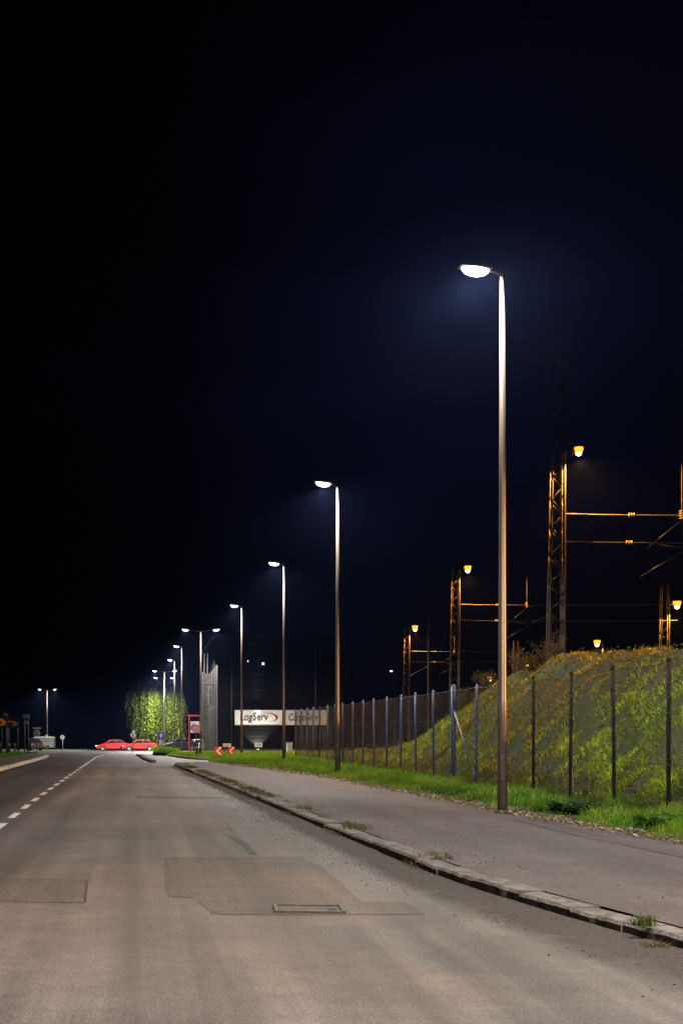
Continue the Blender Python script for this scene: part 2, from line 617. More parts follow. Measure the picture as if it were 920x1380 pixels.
def kerb_run(name, path, width, height, mat, stone=1.0, side=1):
    """granite kerb laid as separate uneven stones; path = list of (x, y)"""
    mb = MB()
    pts = [Vector((p[0], p[1], 0)) for p in path]
    cum = [0]
    for a, b in zip(pts, pts[1:]):
        cum.append(cum[-1] + (b - a).length)

    def pos(s):
        for i in range(len(cum) - 1):
            if s <= cum[i + 1] or i == len(cum) - 2:
                t = (s - cum[i]) / (cum[i + 1] - cum[i])
                return pts[i].lerp(pts[i + 1], t), (pts[i + 1] - pts[i]).normalized()
    s = 0.0
    while s < cum[-1] - 0.2:
        L = min(stone * random.uniform(0.8, 1.2), cum[-1] - s)
        a, d = pos(s)
        b, d2 = pos(s + L)
        nrm = Vector((d.y, -d.x, 0)) * side
        nrm2 = Vector((d2.y, -d2.x, 0)) * side
        jz, jx = random.uniform(-0.018, 0.008), random.uniform(-0.010, 0.010)
        jz2, jx2 = jz + random.uniform(-0.008, 0.008), jx + random.uniform(-0.012, 0.012)
        vs = []
        m = 8
        for k in range(m + 1):
            t = k / m
            c = a.lerp(b, t)
            nn = nrm.lerp(nrm2, t)
            z0 = zg(c.y)
            h = height + jz + (jz2 - jz) * t
            x = jx + (jx2 - jx) * t
            e = 0.009 if 0 < k < m else 0.004
            r1, r2 = random.uniform(-e, e), random.uniform(-e, e) * 0.5
            for u, w in ((0.0 + x, -0.15), (0.008 + x + r1, h - 0.03 + r2), (0.03 + x + r1, h - 0.004 + r2), (width * 0.55 + x, h + random.uniform(-e, e) * 0.4), (width + x, h - 0.006), (width + x, -0.15)):
                p = c + nn * u
                vs.append((p.x, p.y, z0 + w))
        q = 6
        fs = [(k * q + i, k * q + i + 1, (k + 1) * q + i + 1, (k + 1) * q + i) for k in range(m) for i in range(q - 1)]
        fs += [tuple(range(q)), tuple(m * q + i for i in reversed(range(q)))]
        mb.add(vs, fs)
        s += L
    return struct(mb.build(name, mat))


kerb_path = [(float(kx(y)), float(y)) for y in np.linspace(-4, 55, 80)]
kerb_path += [(1.42, 56.2), (1.55, 57.4), (1.95, 58.2), (2.6, 58.6)]
kerb_run('kerb', kerb_path, 0.27, 0.100, M['kerb'], 0.95)
# flush pale kerb where the footpath meets the side entrance
mb = MB()
mb.prism([(2.2, 58.75), (4.6, 61.4), (4.45, 61.9), (2.0, 59.2)], 'z', -0.1, 0.035)
struct(mb.build('kerb', M['kerb_pale']))

# dirt gathered in the gutter
dm, nt, p, out = new_mat('gutter_dirt')
atn = node(nt, 'ShaderNodeAttribute', attribute_name='Col')
nz_ = noise(nt, 2.2, 6, 0.7)
nz2 = noise(nt, 30, 3, 0.7)
nt.links.new(ramp(nt, nz2, [(0.35, (0.022, 0.016, 0.013)), (0.65, (0.075, 0.056, 0.046))]), p.inputs['Base Color'])
p.inputs['Roughness'].default_value = 0.95
aa = math_n(nt, 'MULTIPLY', atn.outputs['Fac'], math_n(nt, 'ADD', math_n(nt, 'MULTIPLY', nz_, 1.5), math_n(nt, 'SUBTRACT', math_n(nt, 'MULTIPLY', nz2, 1.1), 0.35)))
nt.links.new(ramp(nt, aa, [(0.10, (0, 0, 0)), (0.80, (0.80, 0.80, 0.80))]), p.inputs['Alpha'])
vs, cs = [], []
gy = np.linspace(-2, 55, 150)
for y in gy:
    wdt = np.interp(y, [0, 9, 16, 30, 55], [1.25, 1.0, 0.66, 0.5, 0.4])
    for i, f in enumerate((1.0, 0.85, 0.55, 0.3, 0.0)):
        vs.append((float(kx(y)) - 0.5 * wdt * f * 2 + 0.03, y, 0.005))
        cs.append([(0.0, 0.25, 0.75, 1.0, 1.0)[i]] * 3)
nc = 5
fs = [(j * nc + i, j * nc + i + 1, (j + 1) * nc + i + 1, (j + 1) * nc + i) for j in range(len(gy) - 1) for i in range(nc - 1)]
struct(raw('gutter_dirt', vs, fs, 4, dm, np.array(cs)))

# footpath ribbon
yy = np.concatenate([np.linspace(-4, 58.2, 110)])
vs, fs = [], []
nc = 9
for j, y in enumerate(yy):
    a, b = float(kx(min(y, 56))) + 0.255, float(px_(y)) + 0.25
    if y > 56:
        a += (y - 56) * 0.5
    for i in range(nc):
        t = i / (nc - 1)
        vs.append((a + (b - a) * t, y, 0.092 + 0.02 * math.sin(t * math.pi) + 0.012 * t))
fs = [(j * nc + i, j * nc + i + 1, (j + 1) * nc + i + 1, (j + 1) * nc + i) for j in range(len(yy) - 1) for i in range(nc - 1)]
struct(raw('footpath', vs, fs, 4, M['path'], smooth=True))
# repair joint running along the footpath
sm = MB()
jp = [(690, 1104), (715, 1111), (742, 1118), (772, 1126), (800, 1132), (835, 1138), (870, 1146), (905, 1154), (950, 1163)]
pts = [g(x, y, 0.11) for x, y in jp]
fine = []
for a, b in zip(pts, pts[1:]):
    for k in range(5):
        fine.append((a[0] + (b[0] - a[0]) * k / 5 + random.uniform(-.02, .02), a[1] + (b[1] - a[1]) * k / 5 + random.uniform(-.02, .02)))
o = seam(fine, 0.03, 0.121)

# verge soil between footpath and fence and the turf of the lawn beyond
H_FENCE_X = 8.35


def hill(X, Y):
    """height of the embankment (numpy)"""
    Hy = np.interp(Y, [-10, 20, 28, 33, 38, 43, 48, 54, 62, 80, 110], [3.0, 3.0, 3.0, 3.25, 3.58, 3.4, 2.65, 1.2, 0.35, 0.05, 0.0])
    w = np.interp(Y, [0, 30, 60], [3.7, 3.5, 5.0])
    t = np.clip((X - 8.55) / w, 0, 1)
    s = t * t * (3 - 2 * t) * 0.55 + t * 0.45
    und = 0.09 * np.sin(X * 3.7 + Y * 2.2) * np.sin(X * 1.9 - Y * 1.4 + 1.0) + 0.06 * np.sin(X * 6.1 + 1.7) * np.sin(Y * 3.3 + X) + 0.10 * np.sin(X * 1.3 + Y * 0.35) * np.sin(Y * 0.5) + 0.07 * np.sin(X * 2.9 - Y * 0.9) + 0.05 * np.sin(Y * 2.1 + X)
    far = np.clip((X - 20) / 14, 0, 1)
    return (Hy + und) * s * (1 - far * far * (3 - 2 * far)) + 0.12


ysv = np.linspace(-4, 58.2, 70)
vs = []
nc = 12
for y in ysv:
    a = float(px_(y)) + 0.05
    for i in range(nc):
        x = a + (8.6 - a) * i / (nc - 1)
        e = 0.0 if i in (0, nc - 1) else 0.02 * math.sin(x * 5 + y * 3) + 0.015
        vs.append((x, y, (0.085 if i == 0 else 0.125) + e))
fs = [(j * nc + i, j * nc + i + 1, (j + 1) * nc + i + 1, (j + 1) * nc + i) for j in range(len(ysv) - 1) for i in range(nc - 1)]
struct(raw('verge', vs, fs, 4, M['soil'], smooth=True))

lawn_poly = [(3.02, 58.2), (3.25, 62), (3.9, 65.2), (3.5, 66.6), (2.75, 68.5), (2.1, 73), (1.75, 79), (2.6, 92), (3.2, 110), (4.5, 135), (8, 160), (40, 160), (40, 110), (30, 80), (8.6, 78), (8.6, 58.2)]
raised('lawn', lawn_poly, 0.11, M['turf'])
kerb_run('kerb', [(3.42, 66.4), (2.66, 68.4), (2.0, 73), (1.66, 79), (2.5, 92)], 0.12, 0.13, M['kerb_pale'], 1.0)
isl = [(0.95, 84), (1.6, 82.6), (2.5, 84), (2.6, 93), (2.4, 110), (1.2, 112), (0.9, 98)]
raised('lawn', isl, 0.2, M['turf'])
# low kerb of the turning lane on the far side of the entrance
kerb_run('kerb', [(0.42, 61.5), (0.34, 64), (0.05, 69), (-0.12, 76), (-0.3, 84)], 0.3, 0.11, M['kerb'], 1.0)

# left verge
lv = [(-5.45, -12), (-5.45, 72), (-5.7, 77), (-6.4, 80.5), (-7.8, 82.5), (-10, 83), (-60, 83), (-60, -12)]
raised('verge', lv, 0.11, M['soil'])
kerb_run('kerb', [(-5.2, -8), (-5.2, 72), (-5.45, 77.2), (-6.2, 80.9), (-7.7, 82.9), (-10, 83.4), (-25, 83.5)], 0.25, 0.12, M['kerb_pale'], 1.0, side=-1)
raised('verge', [(-9, 112), (-60, 112), (-60, 230), (-7.5, 230), (-7.5, 150)], 0.1, M['turf'])

# embankment behind the fence
xs = np.concatenate([np.linspace(8.6, 13, 34), np.linspace(13.5, 36, 24)])
ysv = np.linspace(-4, 112, 190)
X, Y = np.meshgrid(xs, ysv)
Z = hill(X, Y) + zgv(Y)
vs = np.stack([X.ravel(), Y.ravel(), Z.ravel()], 1)
nx = len(xs)
ff = [(j * nx + i, j * nx + i + 1, (j + 1) * nx + i + 1, (j + 1) * nx + i) for j in range(len(ysv) - 1) for i in range(nx - 1)]
emb, nt, p, out = new_mat('embankment_soil')
f1 = noise(nt, 0.5, 6, 0.65)
f2 = noise(nt, 5, 5, 0.7)
c = ramp(nt, f1, [(0.34, (0.075, 0.055, 0.022)), (0.48, (0.060, 0.064, 0.012)), (0.62, (0.040, 0.066, 0.008))])
c = mixc(nt, 0.8, c, ramp(nt, f2, [(0.3, (0.45, 0.45, 0.45)), (0.7, (1.35, 1.3, 1.2))]), 'MULTIPLY')
nt.links.new(c, p.inputs['Base Color'])
p.inputs['Roughness'].default_value = 0.95
bump(nt, f2, 0.9, 0.08, p)
struct(raw('embankment', vs, ff, 4, emb, smooth=True))


# ------------------------------------------------------------------ grass and ground cover
def blades(name, P, hmin, hmax, wid, cols, lean=0.5, tilt=None):
    """P: (n,3) roots; every blade is a bent two-face leaf"""
    n = len(P)
    h = rng.uniform(hmin, hmax, n) if np.isscalar(hmin) else hmin
    a = rng.uniform(0, 2 * np.pi, n)
    d = np.stack([np.cos(a), np.sin(a), np.zeros(n)], 1)
    side = np.stack([-np.sin(a), np.cos(a), np.zeros(n)], 1)
    # blades are broad side on at every angle: turn the flat of each one at random
    b = rng.uniform(0, np.pi, n)[:, None]
    side = side * np.cos(b) + d * np.sin(b)
    L = rng.uniform(0.1, lean, n)[:, None] * h[:, None]
    up = np.array([0, 0, 1.0])
    w = (wid * rng.uniform(0.6, 1.3, n))[:, None]
    root = P
    if tilt is not None:
        d = d * L + tilt * h[:, None]
    else:
        d = d * L
    v0 = root - side * w
    v1 = root + side * w
    mid = root + d * 0.35 + up * h[:, None] * 0.6
    v2 = mid + side * w * 0.75
    v3 = mid - side * w * 0.75
    tip = root + d + up * h[:, None]
    V = np.stack([v0, v1, v2, v3, tip], 1).reshape(-1, 3)
    i = np.arange(n)[:, None] * 5
    Fq = np.concatenate([i + 0, i + 1, i + 2, i + 0, i + 2, i + 3, i + 3, i + 2, i + 4], 1)
    C = np.repeat(cols, 5, axis=0)
    return raw(name, V, Fq, 3, M['grass'], C)


def pnoise(x, y, s, k=6, seed=0):
    r = np.random.default_rng(seed)
    out = np.zeros_like(x)
    for i in range(k):
        a = r.uniform(0, 2 * np.pi)
        f = s * r.uniform(0.5, 2.0)
        out += np.sin((x * np.cos(a) + y * np.sin(a)) * f + r.uniform(0, 6.28))
    return out / k


def gcol(n, base, alt, t, jit=0.35):
    t = np.clip(t, 0, 1)[:, None]
    c = np.array(base) * (1 - t) + np.array(alt) * t
    return c * rng.uniform(1 - jit, 1 + jit, (n, 1))


PLANTS = [(778, 1098, 0.55), (884, 1116, 0.35), (832, 1108, 0.30), (705, 1080, 0.2), (632, 1074, 0.25)]
# verge grass
n = 90000
y = 14 + 66 * rng.random(n) ** 1.25
a = px_(np.minimum(y, 58.4))
edge = a + 0.22 + 0.10 * pnoise(y, y * 0, 2.4, seed=3)
x = edge + (8.75 - edge) * rng.random(n) ** 1.15
keep = (y < 58.2)
clump = pnoise(x, y, 3.0, seed=5)
keep &= rng.random(n) < np.clip(0.75 + clump * 0.9, 0.12, 1)
for ppx, ppy, pr in PLANTS:
    qx, qy = g(ppx, ppy, 0.12)
    keep &= ((x - qx) ** 2 + ((y - qy) / 1.6) ** 2 > pr * pr) | (rng.random(n) < 0.12)
x, y, clump = x[keep], y[keep], clump[keep]
n = len(x)
h = rng.uniform(0.07, 0.21, n) * (1 + 1.0 * np.clip(clump, -0.45, 1)) * np.clip((x - px_(y)) / 0.7, 0.35, 1.0)
dry = np.clip(pnoise(x, y, 1.2, seed=9) * 1.2 + 0.05 + (rng.random(n) < 0.10) * 0.9, 0, 1) * 0.55
blades('verge_grass', np.stack([x, y, np.full(n, 0.115)], 1), h, None, 0.0105, gcol(n, (0.105, 0.21, 0.012), (0.23, 0.20, 0.05), dry, 0.4) * np.clip(0.85 + 0.9 * clump, 0.3, 1.8)[:, None], 0.9)
tag(bpy.data.objects['verge_grass'], 'bright green grass growing along the strip between footpath and wire fence', 'grass', kind='stuff')

# embankment grass
n = 190000
y = 16 + 62 * rng.random(n) ** 1.35
x = 8.6 + 7.5 * rng.random(n) ** 1.4
pn = pnoise(x * 1.0, y * 0.8, 1.1, 12, seed=21) * 1.4
pn2 = pnoise(x, y, 4.5, 18, seed=22) * 1.6
keep = rng.random(n) < np.clip(0.72 + 0.5 * pn + 0.9 * pn2, 0.12, 1)
x, y, pn, pn2 = x[keep], y[keep], pn[keep], pn2[keep]
n = len(x)
z = hill(x, y) + zgv(y) - 0.02
h = rng.uniform(0.04, 0.12, n) * (1 + 1.4 * np.clip(pn2, -0.5, 1)) * (1 - 0.35 * np.clip((z - 2.6) / 0.8, 0, 1))
up_t = np.clip((z - 2.4) / 1.4, 0, 1)
patch = pnoise(x, y, 0.55, 9, seed=24)
dry = np.clip(0.25 - pn * 0.9 - patch * 1.3 + 0.9 * up_t + (rng.random(n) < 0.22) * 0.5, 0, 1) * 0.9
c = gcol(n, (0.27, 0.34, 0.011), (0.25, 0.155, 0.04), dry, 0.65) * np.clip(0.9 + 1.3 * pn2, 0.25, 2.0)[:, None]
tilt = np.tile(np.array([-0.35, -0.05, -0.1]), (n, 1))
o = blades('embankment_grass', np.stack([x, y, z], 1), h, None, 0.018, c, 0.9, tilt)
tag(o, 'mixed green and straw coloured grass covering the slope behind the fence', 'grass', kind='stuff')

# dead stalks standing along the foot of the slope
n = 2600
y = 24 + 40 * rng.random(n)
x = 8.5 + np.abs(rng.normal(0, 0.8, n))
keep = rng.random(n) < np.clip(pnoise(x, y, 1.3, seed=33) * 1.6 + 0.12, 0, 1)
x, y = x[keep], y[keep]
n = len(x)
o = blades('dry_stalks', np.stack([x, y, hill(x, y) + zgv(y) - 0.02], 1), rng.uniform(0.25, 0.75, n), None, 0.010, gcol(n, (0.30, 0.22, 0.13), (0.16, 0.11, 0.06), rng.random(n), 0.4), 0.6)
tag(o, 'dead straw coloured stalks standing at the foot of the slope behind the fence', 'dry stalks', kind='stuff')

# small broad leaves (clover, dock, fallen leaves) scattered over the slope
n = 16000
y = 17 + 50 * rng.random(n) ** 1.3
x = 8.6 + 6.0 * rng.random(n)
keep = rng.random(n) < np.clip(0.45 + 0.9 * pnoise(x, y, 1.9, seed=41), 0.03, 1)
x, y = x[keep], y[keep]
n = len(x)
z = hill(x, y) + zgv(y) + rng.uniform(0.03, 0.16, n)
ang = rng.uniform(0, 6.28, n)
r = rng.uniform(0.02, 0.055, n)
dx = np.stack([np.cos(ang), np.sin(ang), rng.uniform(-.7, .7, n)], 1) * r[:, None]
dy = np.stack([-np.sin(ang), np.cos(ang), rng.uniform(-.7, .7, n)], 1) * r[:, None] * 0.6
Pc = np.stack([x, y, z], 1)
V = np.stack([Pc - dx, Pc + dy, Pc + dx, Pc - dy], 1).reshape(-1, 3)
i = np.arange(n)[:, None] * 4
c = gcol(n, (0.045, 0.10, 0.025), (0.20, 0.17, 0.10), (rng.random(n) < 0.3) * 1.0, 0.4)
o = raw('ground_cover', V, np.concatenate([i, i + 1, i + 2, i + 3], 1), 4, M['leaf'], np.repeat(c, 4, 0))
tag(o, 'small broad weed leaves and litter scattered over the grassy slope', 'weeds', kind='stuff')

# lawn grass beyond the footpath


def inside(poly, x, y):
    res = np.zeros(len(x), bool)
    j = len(poly) - 1
    for i in range(len(poly)):
        xi, yi = poly[i]
        xj, yj = poly[j]
        cond = ((yi > y) != (yj > y)) & (x < (xj - xi) * (y - yi) / (yj - yi + 1e-12) + xi)
        res ^= cond
        j = i
    return res


n = 110000
x = rng.uniform(1.5, 16, n)
y = 58 + 46 * rng.random(n) ** 1.5
k = inside(lawn_poly, x, y)
x, y = x[k], y[k]
x2 = rng.uniform(0.9, 2.7, 9000)
y2 = rng.uniform(82, 112, 9000)
k = inside(isl, x2, y2)
P2 = np.stack([x2[k], y2[k], zgv(y2[k]) + 0.19], 1)
P1 = np.stack([x, y, zgv(y) + 0.10], 1)
P = np.concatenate([P1, P2])
n = len(P)
pn = pnoise(P[:, 0], P[:, 1], 1.0, seed=61)
h = rng.uniform(0.07, 0.17, n) * (1 + 0.5 * pn)
h[len(P1):] *= 2.2
o = blades('lawn_grass', P, h, None, 0.020, gcol(n, (0.13, 0.27, 0.012), (0.24, 0.30, 0.03), np.clip(0.35 - pn * 1.4 + rng.normal(0, .2, n), 0, 1), 0.5), 0.8)
tag(o, 'bright green mown grass in front of the dark industrial building', 'grass', kind='stuff')

# left verge grass
n = 60000
y = 30 + 52 * rng.random(n)
x = -7.2 - 9 * rng.random(n) ** 1.5 + 0.12 * pnoise(y, y, 2, seed=71)
k = inside(lv, x, y)
x, y = x[k], y[k]
n = len(x)
o = blades('roadside_grass', np.stack([x, y, zgv(y) + 0.10], 1), rng.uniform(0.08, 0.2, n), None, 0.016, gcol(n, (0.065, 0.19, 0.014), (0.13, 0.15, 0.03), rng.random(n) * 0.6), 0.8)
tag(o, 'green grass on the opposite roadside behind the pale kerb', 'grass', kind='stuff')

# weeds sprouting behind and between the kerb stones
n = 22000
y = 14 + 41 * rng.random(n) ** 0.8
dens = np.clip(pnoise(y, y * 0, 1.6, seed=81) * 1.5 + np.interp(y, [14, 18, 22, 25, 30, 34, 40, 55], [-.45, -.25, .05, .0, .35, .55, .35, .25]), 0.0, 1)
k = rng.random(n) < dens
y = y[k]
n = len(y)
x = kx(y) + rng.normal(0.24, 0.10, n)
x = np.where(rng.random(n) < 0.25, kx(y) - 0.03 - rng.random(n) * 0.05, x)
zz = np.where(x < kx(y), 0.0, 0.10)
o = blades('kerb_weeds', np.stack([x, y, zz], 1), rng.uniform(0.015, 0.075, n), None, 0.006, gcol(n, (0.055, 0.075, 0.02), (0.12, 0.085, 0.045), rng.random(n)), 1.8)
tag(o, 'short brownish weeds sprouting along the joints of the granite kerb', 'weeds', kind='stuff')


def crumbs(name, pts, r0, r1, mat):
    n = len(pts)
    base = np.array([(1, 0, 0), (-.5, .87, 0), (-.5, -.87, 0), (0.1, 0.05, .9), (0, 0, -.4)])
    r = rng.uniform(r0, r1, n)[:, None, None]
    V = (base[None] * rng.uniform(0.6, 1.3, (n, 5, 3))) * r
    a = rng.uniform(0, 6.28, n)
    ca, sa = np.cos(a), np.sin(a)
    Xr = V[:, :, 0] * ca[:, None] - V[:, :, 1] * sa[:, None]
    Yr = V[:, :, 0] * sa[:, None] + V[:, :, 1] * ca[:, None]
    V = np.stack([Xr, Yr, V[:, :, 2]], 2) + pts[:, None, :]
    tri = np.array([(0, 1, 3), (1, 2, 3), (2, 0, 3), (1, 0, 4), (2, 1, 4), (0, 2, 4)])
    Fq = (tri[None] + (np.arange(n) * 5)[:, None, None]).reshape(-1)
    return raw(name, V.reshape(-1, 3), Fq, 3, mat)


n = 9000
y = 6 + 40 * rng.random(n) ** 1.1
x = kx(y) - np.abs(rng.normal(0.0, 0.36, n)) - 0.02
k = rng.random(n) < np.clip(0.5 + pnoise(x, y, 2.5, seed=91), 0.08, 1)
p1 = np.stack([x[k], y[k], np.full(k.sum(), 0.003)], 1)
n = 1100
y = 8 + 24 * rng.random(n)
x = kx(y) + 0.27 + np.abs(rng.normal(0, 0.42, n))
k = (x < px_(y)) & (rng.random(n) < np.clip(0.25 + pnoise(x, y, 2.0, seed=93) * 1.2, 0.02, 1))
p2 = np.stack([x[k], y[k], np.full(k.sum(), 0.118)], 1)
o = crumbs('gravel', np.concatenate([p1, p2]), 0.003, 0.014, M['stone'])
tag(o, 'dark crumbs of grit and soil lying along the kerb and footpath', 'gravel', kind='stuff')

# dry leaf litter along the footpath edge
n = 7000
y = 13 + 40 * rng.random(n) ** 1.2
x = px_(y) + rng.normal(0.22, 0.17, n)
ang = rng.uniform(0, 6.28, n)
r = rng.uniform(0.012, 0.045, n)
dx = np.stack([np.cos(ang), np.sin(ang), rng.uniform(-.5, .5, n)], 1) * r[:, None]
dy = np.stack([-np.sin(ang), np.cos(ang), rng.uniform(-.5, .5, n)], 1) * r[:, None] * 0.65
Pc = np.stack([x, y, 0.125 + rng.random(n) * 0.03], 1)
V = np.stack([Pc - dx, Pc + dy, Pc + dx, Pc - dy], 1).reshape(-1, 3)
i = np.arange(n)[:, None] * 4
c = gcol(n, (0.16, 0.11, 0.06), (0.36, 0.30, 0.2), rng.random(n) ** 2, 0.4)
o = raw('leaf_litter', V, np.concatenate([i, i + 1, i + 2, i + 3], 1), 4, M['dry_leaf'], np.repeat(c, 4, 0))
tag(o, 'dry brown leaves lying along the edge of the footpath', 'leaf litter', kind='stuff')


# ------------------------------------------------------------------ street lamps
LED_COL = (1.0, 0.94, 0.86)
LED_P = 3900.0
POLE_H = 9.2


def lamp_pole_mb():
    mb = MB()
    mb.tube([(0, 0, -0.1), (0, 0, 1.9), (0, 0, 1.92), (0, 0, POLE_H * 0.6), (0, 0, POLE_H)], [0.082, 0.078, 0.073, 0.058, 0.043], 20)
    return mb


def lamp_head(root, side):
    """flat luminaire on a short arm, reaching out to side (-1 = over the road)"""
    r = Matrix.Rotation(R(8) * side * -1, 3, 'Y')
    a = MB()
    a.tube([(0, 0, POLE_H - 0.06), (0.10 * side, 0, POLE_H - 0.01), (0.26 * side, 0, POLE_H + 0.03)], [0.036, 0.034, 0.030], 10)
    return a


def make_street_lamp(label, loc, double=False, power=LED_P, reach=0.0, group='street lamps along the road', tilt=0):
    t = thing('street_lamp', label, 'street lamp', loc, 0, group)
    lamp_pole_mb().build('pole', M['brown'], t)
    hb = MB()
    hb.box((-0.02, -0.073, 0.75), (0.08, 0.03, 0.42))
    hb.build('access_door', M['brown_dark'], t, 0.006)
    fb = MB()
    fb.lathe([(0.135, -0.02), (0.135, 0.02), (0.10, 0.035)], n=20)
    fb.build('base_collar', M['brown_dark'], t)
    cp = MB()
    cp.lathe([(0.046, POLE_H - 0.02), (0.046, POLE_H + 0.015), (0.0, POLE_H + 0.03)], n=14)
    cp.build('pole_cap', M['head'], t)
    for s in ((-1, 1) if double else (-1,)):
        off = reach
        a = MB()
        a.tube([(0, 0, POLE_H - 0.08), (s * (0.12 + off * 0.5), 0, POLE_H - 0.03 + off * 0.04), (s * (0.24 + off), 0, POLE_H + 0.01 + off * 0.08)], [0.034, 0.032, 0.03], 10)
        a.build('arm', M['brown'], t)
        cx, cz = s * (0.46 + off), POLE_H + 0.04 + off * 0.08
        rot = Matrix.Rotation(R(7) * -s, 3, 'Y')
        h = MB()
        h.box((cx, 0, cz + 0.02), (0.56, 0.27, 0.07), rot, (0.86, 0.8))
        hd = h.build('lamp_head', M['head'], t, 0.012)
        fn = MB()
        for k in range(5):
            fn.box((cx - 0.12 + 0.06 * k, 0, cz + 0.066), (0.012, 0.17, 0.03), rot)
        fn.build('cooling_fin', M['head'], hd)
        ln = MB()
        prof = [(0.0, -0.125), (0.07, -0.115), (0.125, -0.085), (0.155, -0.04), (0.165, 0.0)]
        ln.lathe(prof, n=20)
        ln.v = [tuple(rot @ Vector((v[0] * 1.45, v[1] * 0.8, v[2])) + Vector((cx, 0, cz - 0.016))) for v in ln.v]
        ln.build('lens', M['led'], hd)
        spot('lamp_light', (cx, 0, cz - 0.19), power, LED_COL, t, 166, 0.25, 0.06, (0, R(9) * s * -1 * -1, 0))
    return t


VZ = 0.12
make_street_lamp('tallest and nearest brown street lamp post beside the grassy slope', (6.13, 22.05, VZ))
make_street_lamp('second nearest street lamp, standing in the verge grass before the fence corner', (6.22, 41.1, VZ))
make_street_lamp('third street lamp along the fence, its pole crossing the right white wall sign', (6.68, 60.75, VZ))
make_street_lamp('fourth street lamp, its pole crossing the white wall sign with the swoosh', (6.24, 80.5, zg(80.5) + 0.11))
make_street_lamp('brown street lamp just behind the viewer that lights the near road', (6.4, 4.6, VZ), power=LED_P * 3.0, reach=0.8)
make_street_lamp('two headed street lamp beside the tall metal screen tower', (4.5, 97.6, zg(97.6) + 0.1), True, LED_P, 0.7)
make_street_lamp('single street lamp directly left of the two headed lamp by the screen tower', (3.55, 113, zg(113) + 0.1), power=LED_P * 2.2)
make_street_lamp('single street lamp standing in front of the right side of the willow', (3.4, 131, zg(131) + 0.1), power=LED_P * 2.5)
make_street_lamp('two headed street lamp whose heads hang just above the willow crown', (2.75, 151, zg(151) + 0.1), True, LED_P * 2.6, 0.7)
make_street_lamp('farther two headed street lamp whose heads sit within the top of the willow', (2.95, 166, zg(166) + 0.1), True, LED_P * 3, 0.6)
make_street_lamp('lone two headed street lamp at the far left beside the white van', (-14.4, 200, zg(200) + 0.1), True, LED_P * 2.2, 0.7)

# ------------------------------------------------------------------ wire fence
fence = thing('wire_fence', 'long chain link fence with dark blue posts beside the footpath', 'fence', (H_FENCE_X, 0, 0.1))
FH = 2.48
post_y = [15.86 + 2.36 * k for k in range(27)]
post_y = [y for y in post_y if y < 71.5]
corner = min(post_y, key=lambda y: abs(y - 34.75))
fz = lambda y: 0.02 + zg(y)
proto = blue_me = None
for y in post_y:
    if abs(y - corner) < 0.1:
        mb = MB()
        mb.tube([(0, 0, -0.2), (0, 0, FH + 0.1)], 0.062, 14)
        mb.lathe([(0.068, FH + 0.09), (0.068, FH + 0.12), (0, FH + 0.15)], n=14)
        p = mb.build('corner_post', M['blue_paint'], fence)
        p.location = (0, y, fz(y))
        mb = MB()
        mb.tube([(0, 0, 0), (0.12, -2.0, -1.95)], 0.030, 10)
        b = mb.build('brace', M['galv'], fence)
        b.location = (0.0, y - 0.05, fz(y) + 1.95)
        continue
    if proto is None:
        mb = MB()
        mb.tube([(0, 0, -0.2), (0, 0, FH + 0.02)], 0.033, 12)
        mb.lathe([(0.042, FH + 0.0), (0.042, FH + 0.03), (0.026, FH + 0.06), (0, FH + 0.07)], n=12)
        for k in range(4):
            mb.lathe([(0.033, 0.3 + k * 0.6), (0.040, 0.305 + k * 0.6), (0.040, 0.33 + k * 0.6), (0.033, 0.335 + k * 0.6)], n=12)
        p = proto = mb.build('post', M['shaded_post'], fence)
    else:
        p = proto.copy()
        COL.objects.link(p)
        p.parent = fence
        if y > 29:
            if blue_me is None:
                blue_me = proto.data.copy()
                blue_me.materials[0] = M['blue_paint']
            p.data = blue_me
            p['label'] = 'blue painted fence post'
    p.location = (0, y, fz(y))
    p.rotation_euler = (R(random.uniform(-0.6, 0.6)), R(random.uniform(-0.7, 0.7)), 0)
# top rail and tension wires
y0, y1 = post_y[0], post_y[-1]


def sag_pts(z, amp):
    pts = []
    for a, b in zip(post_y, post_y[1:]):
        for k in range(4):
            t = k / 4
            yy_ = a + (b - a) * t
            pts.append((-0.04, yy_, fz(yy_) + z - amp * 4 * t * (1 - t)))
    pts.append((-0.04, post_y[-1], fz(post_y[-1]) + z))
    return pts


mb = MB()
mb.tube(sag_pts(FH - 0.02, 0.025), 0.0075, 6)
mb.build('top_wire', M['wire'], fence)
for z in (0.1, 0.85, 1.65):
    mb = MB()
    mb.tube(sag_pts(z, 0.01), 0.0045, 5)
    mb.build('tension_wire', M['wire'], fence)
# diamond mesh: two families of slanting wires
per = 0.072
W = 0.0020
Lf = y1 - y0
Hm = FH - 0.06
segs = []
for fam in (1, -1):
    s = -Hm
    while s < Lf + Hm:
        a, b = s, s + Hm
        za, zb = (0.04, Hm) if fam == 1 else (Hm, 0.04)
        if b > 0 and a < Lf:
            if a < 0:
                za += (zb - za) * (-a) / (b - a)
                a = 0
            if b > Lf:
                zb = za + (zb - za) * (Lf - a) / (b - a)
                b = Lf
            # weave the wire in and out a little along its run
            m = 5
            for k in range(m):
                t0, t1 = k / m, (k + 1) / m
                segs.append((y0 + a + (b - a) * t0, za + (zb - za) * t0, y0 + a + (b - a) * t1, za + (zb - za) * t1, fam))
        s += per
S = np.array(segs)
off = S[:, 4] * 0.0025 - 0.045
bulge = lambda yv, zv: 0.018 * np.sin(yv * 2.66) * np.sin(zv * 2.2)
za = S[:, 1] + np.where(S[:, 0] < 75, 0, -0.0118 * (S[:, 0] - 75)) + 0.02
zb = S[:, 3] + np.where(S[:, 2] < 75, 0, -0.0118 * (S[:, 2] - 75)) + 0.02
xa = off + bulge(S[:, 0], S[:, 1])
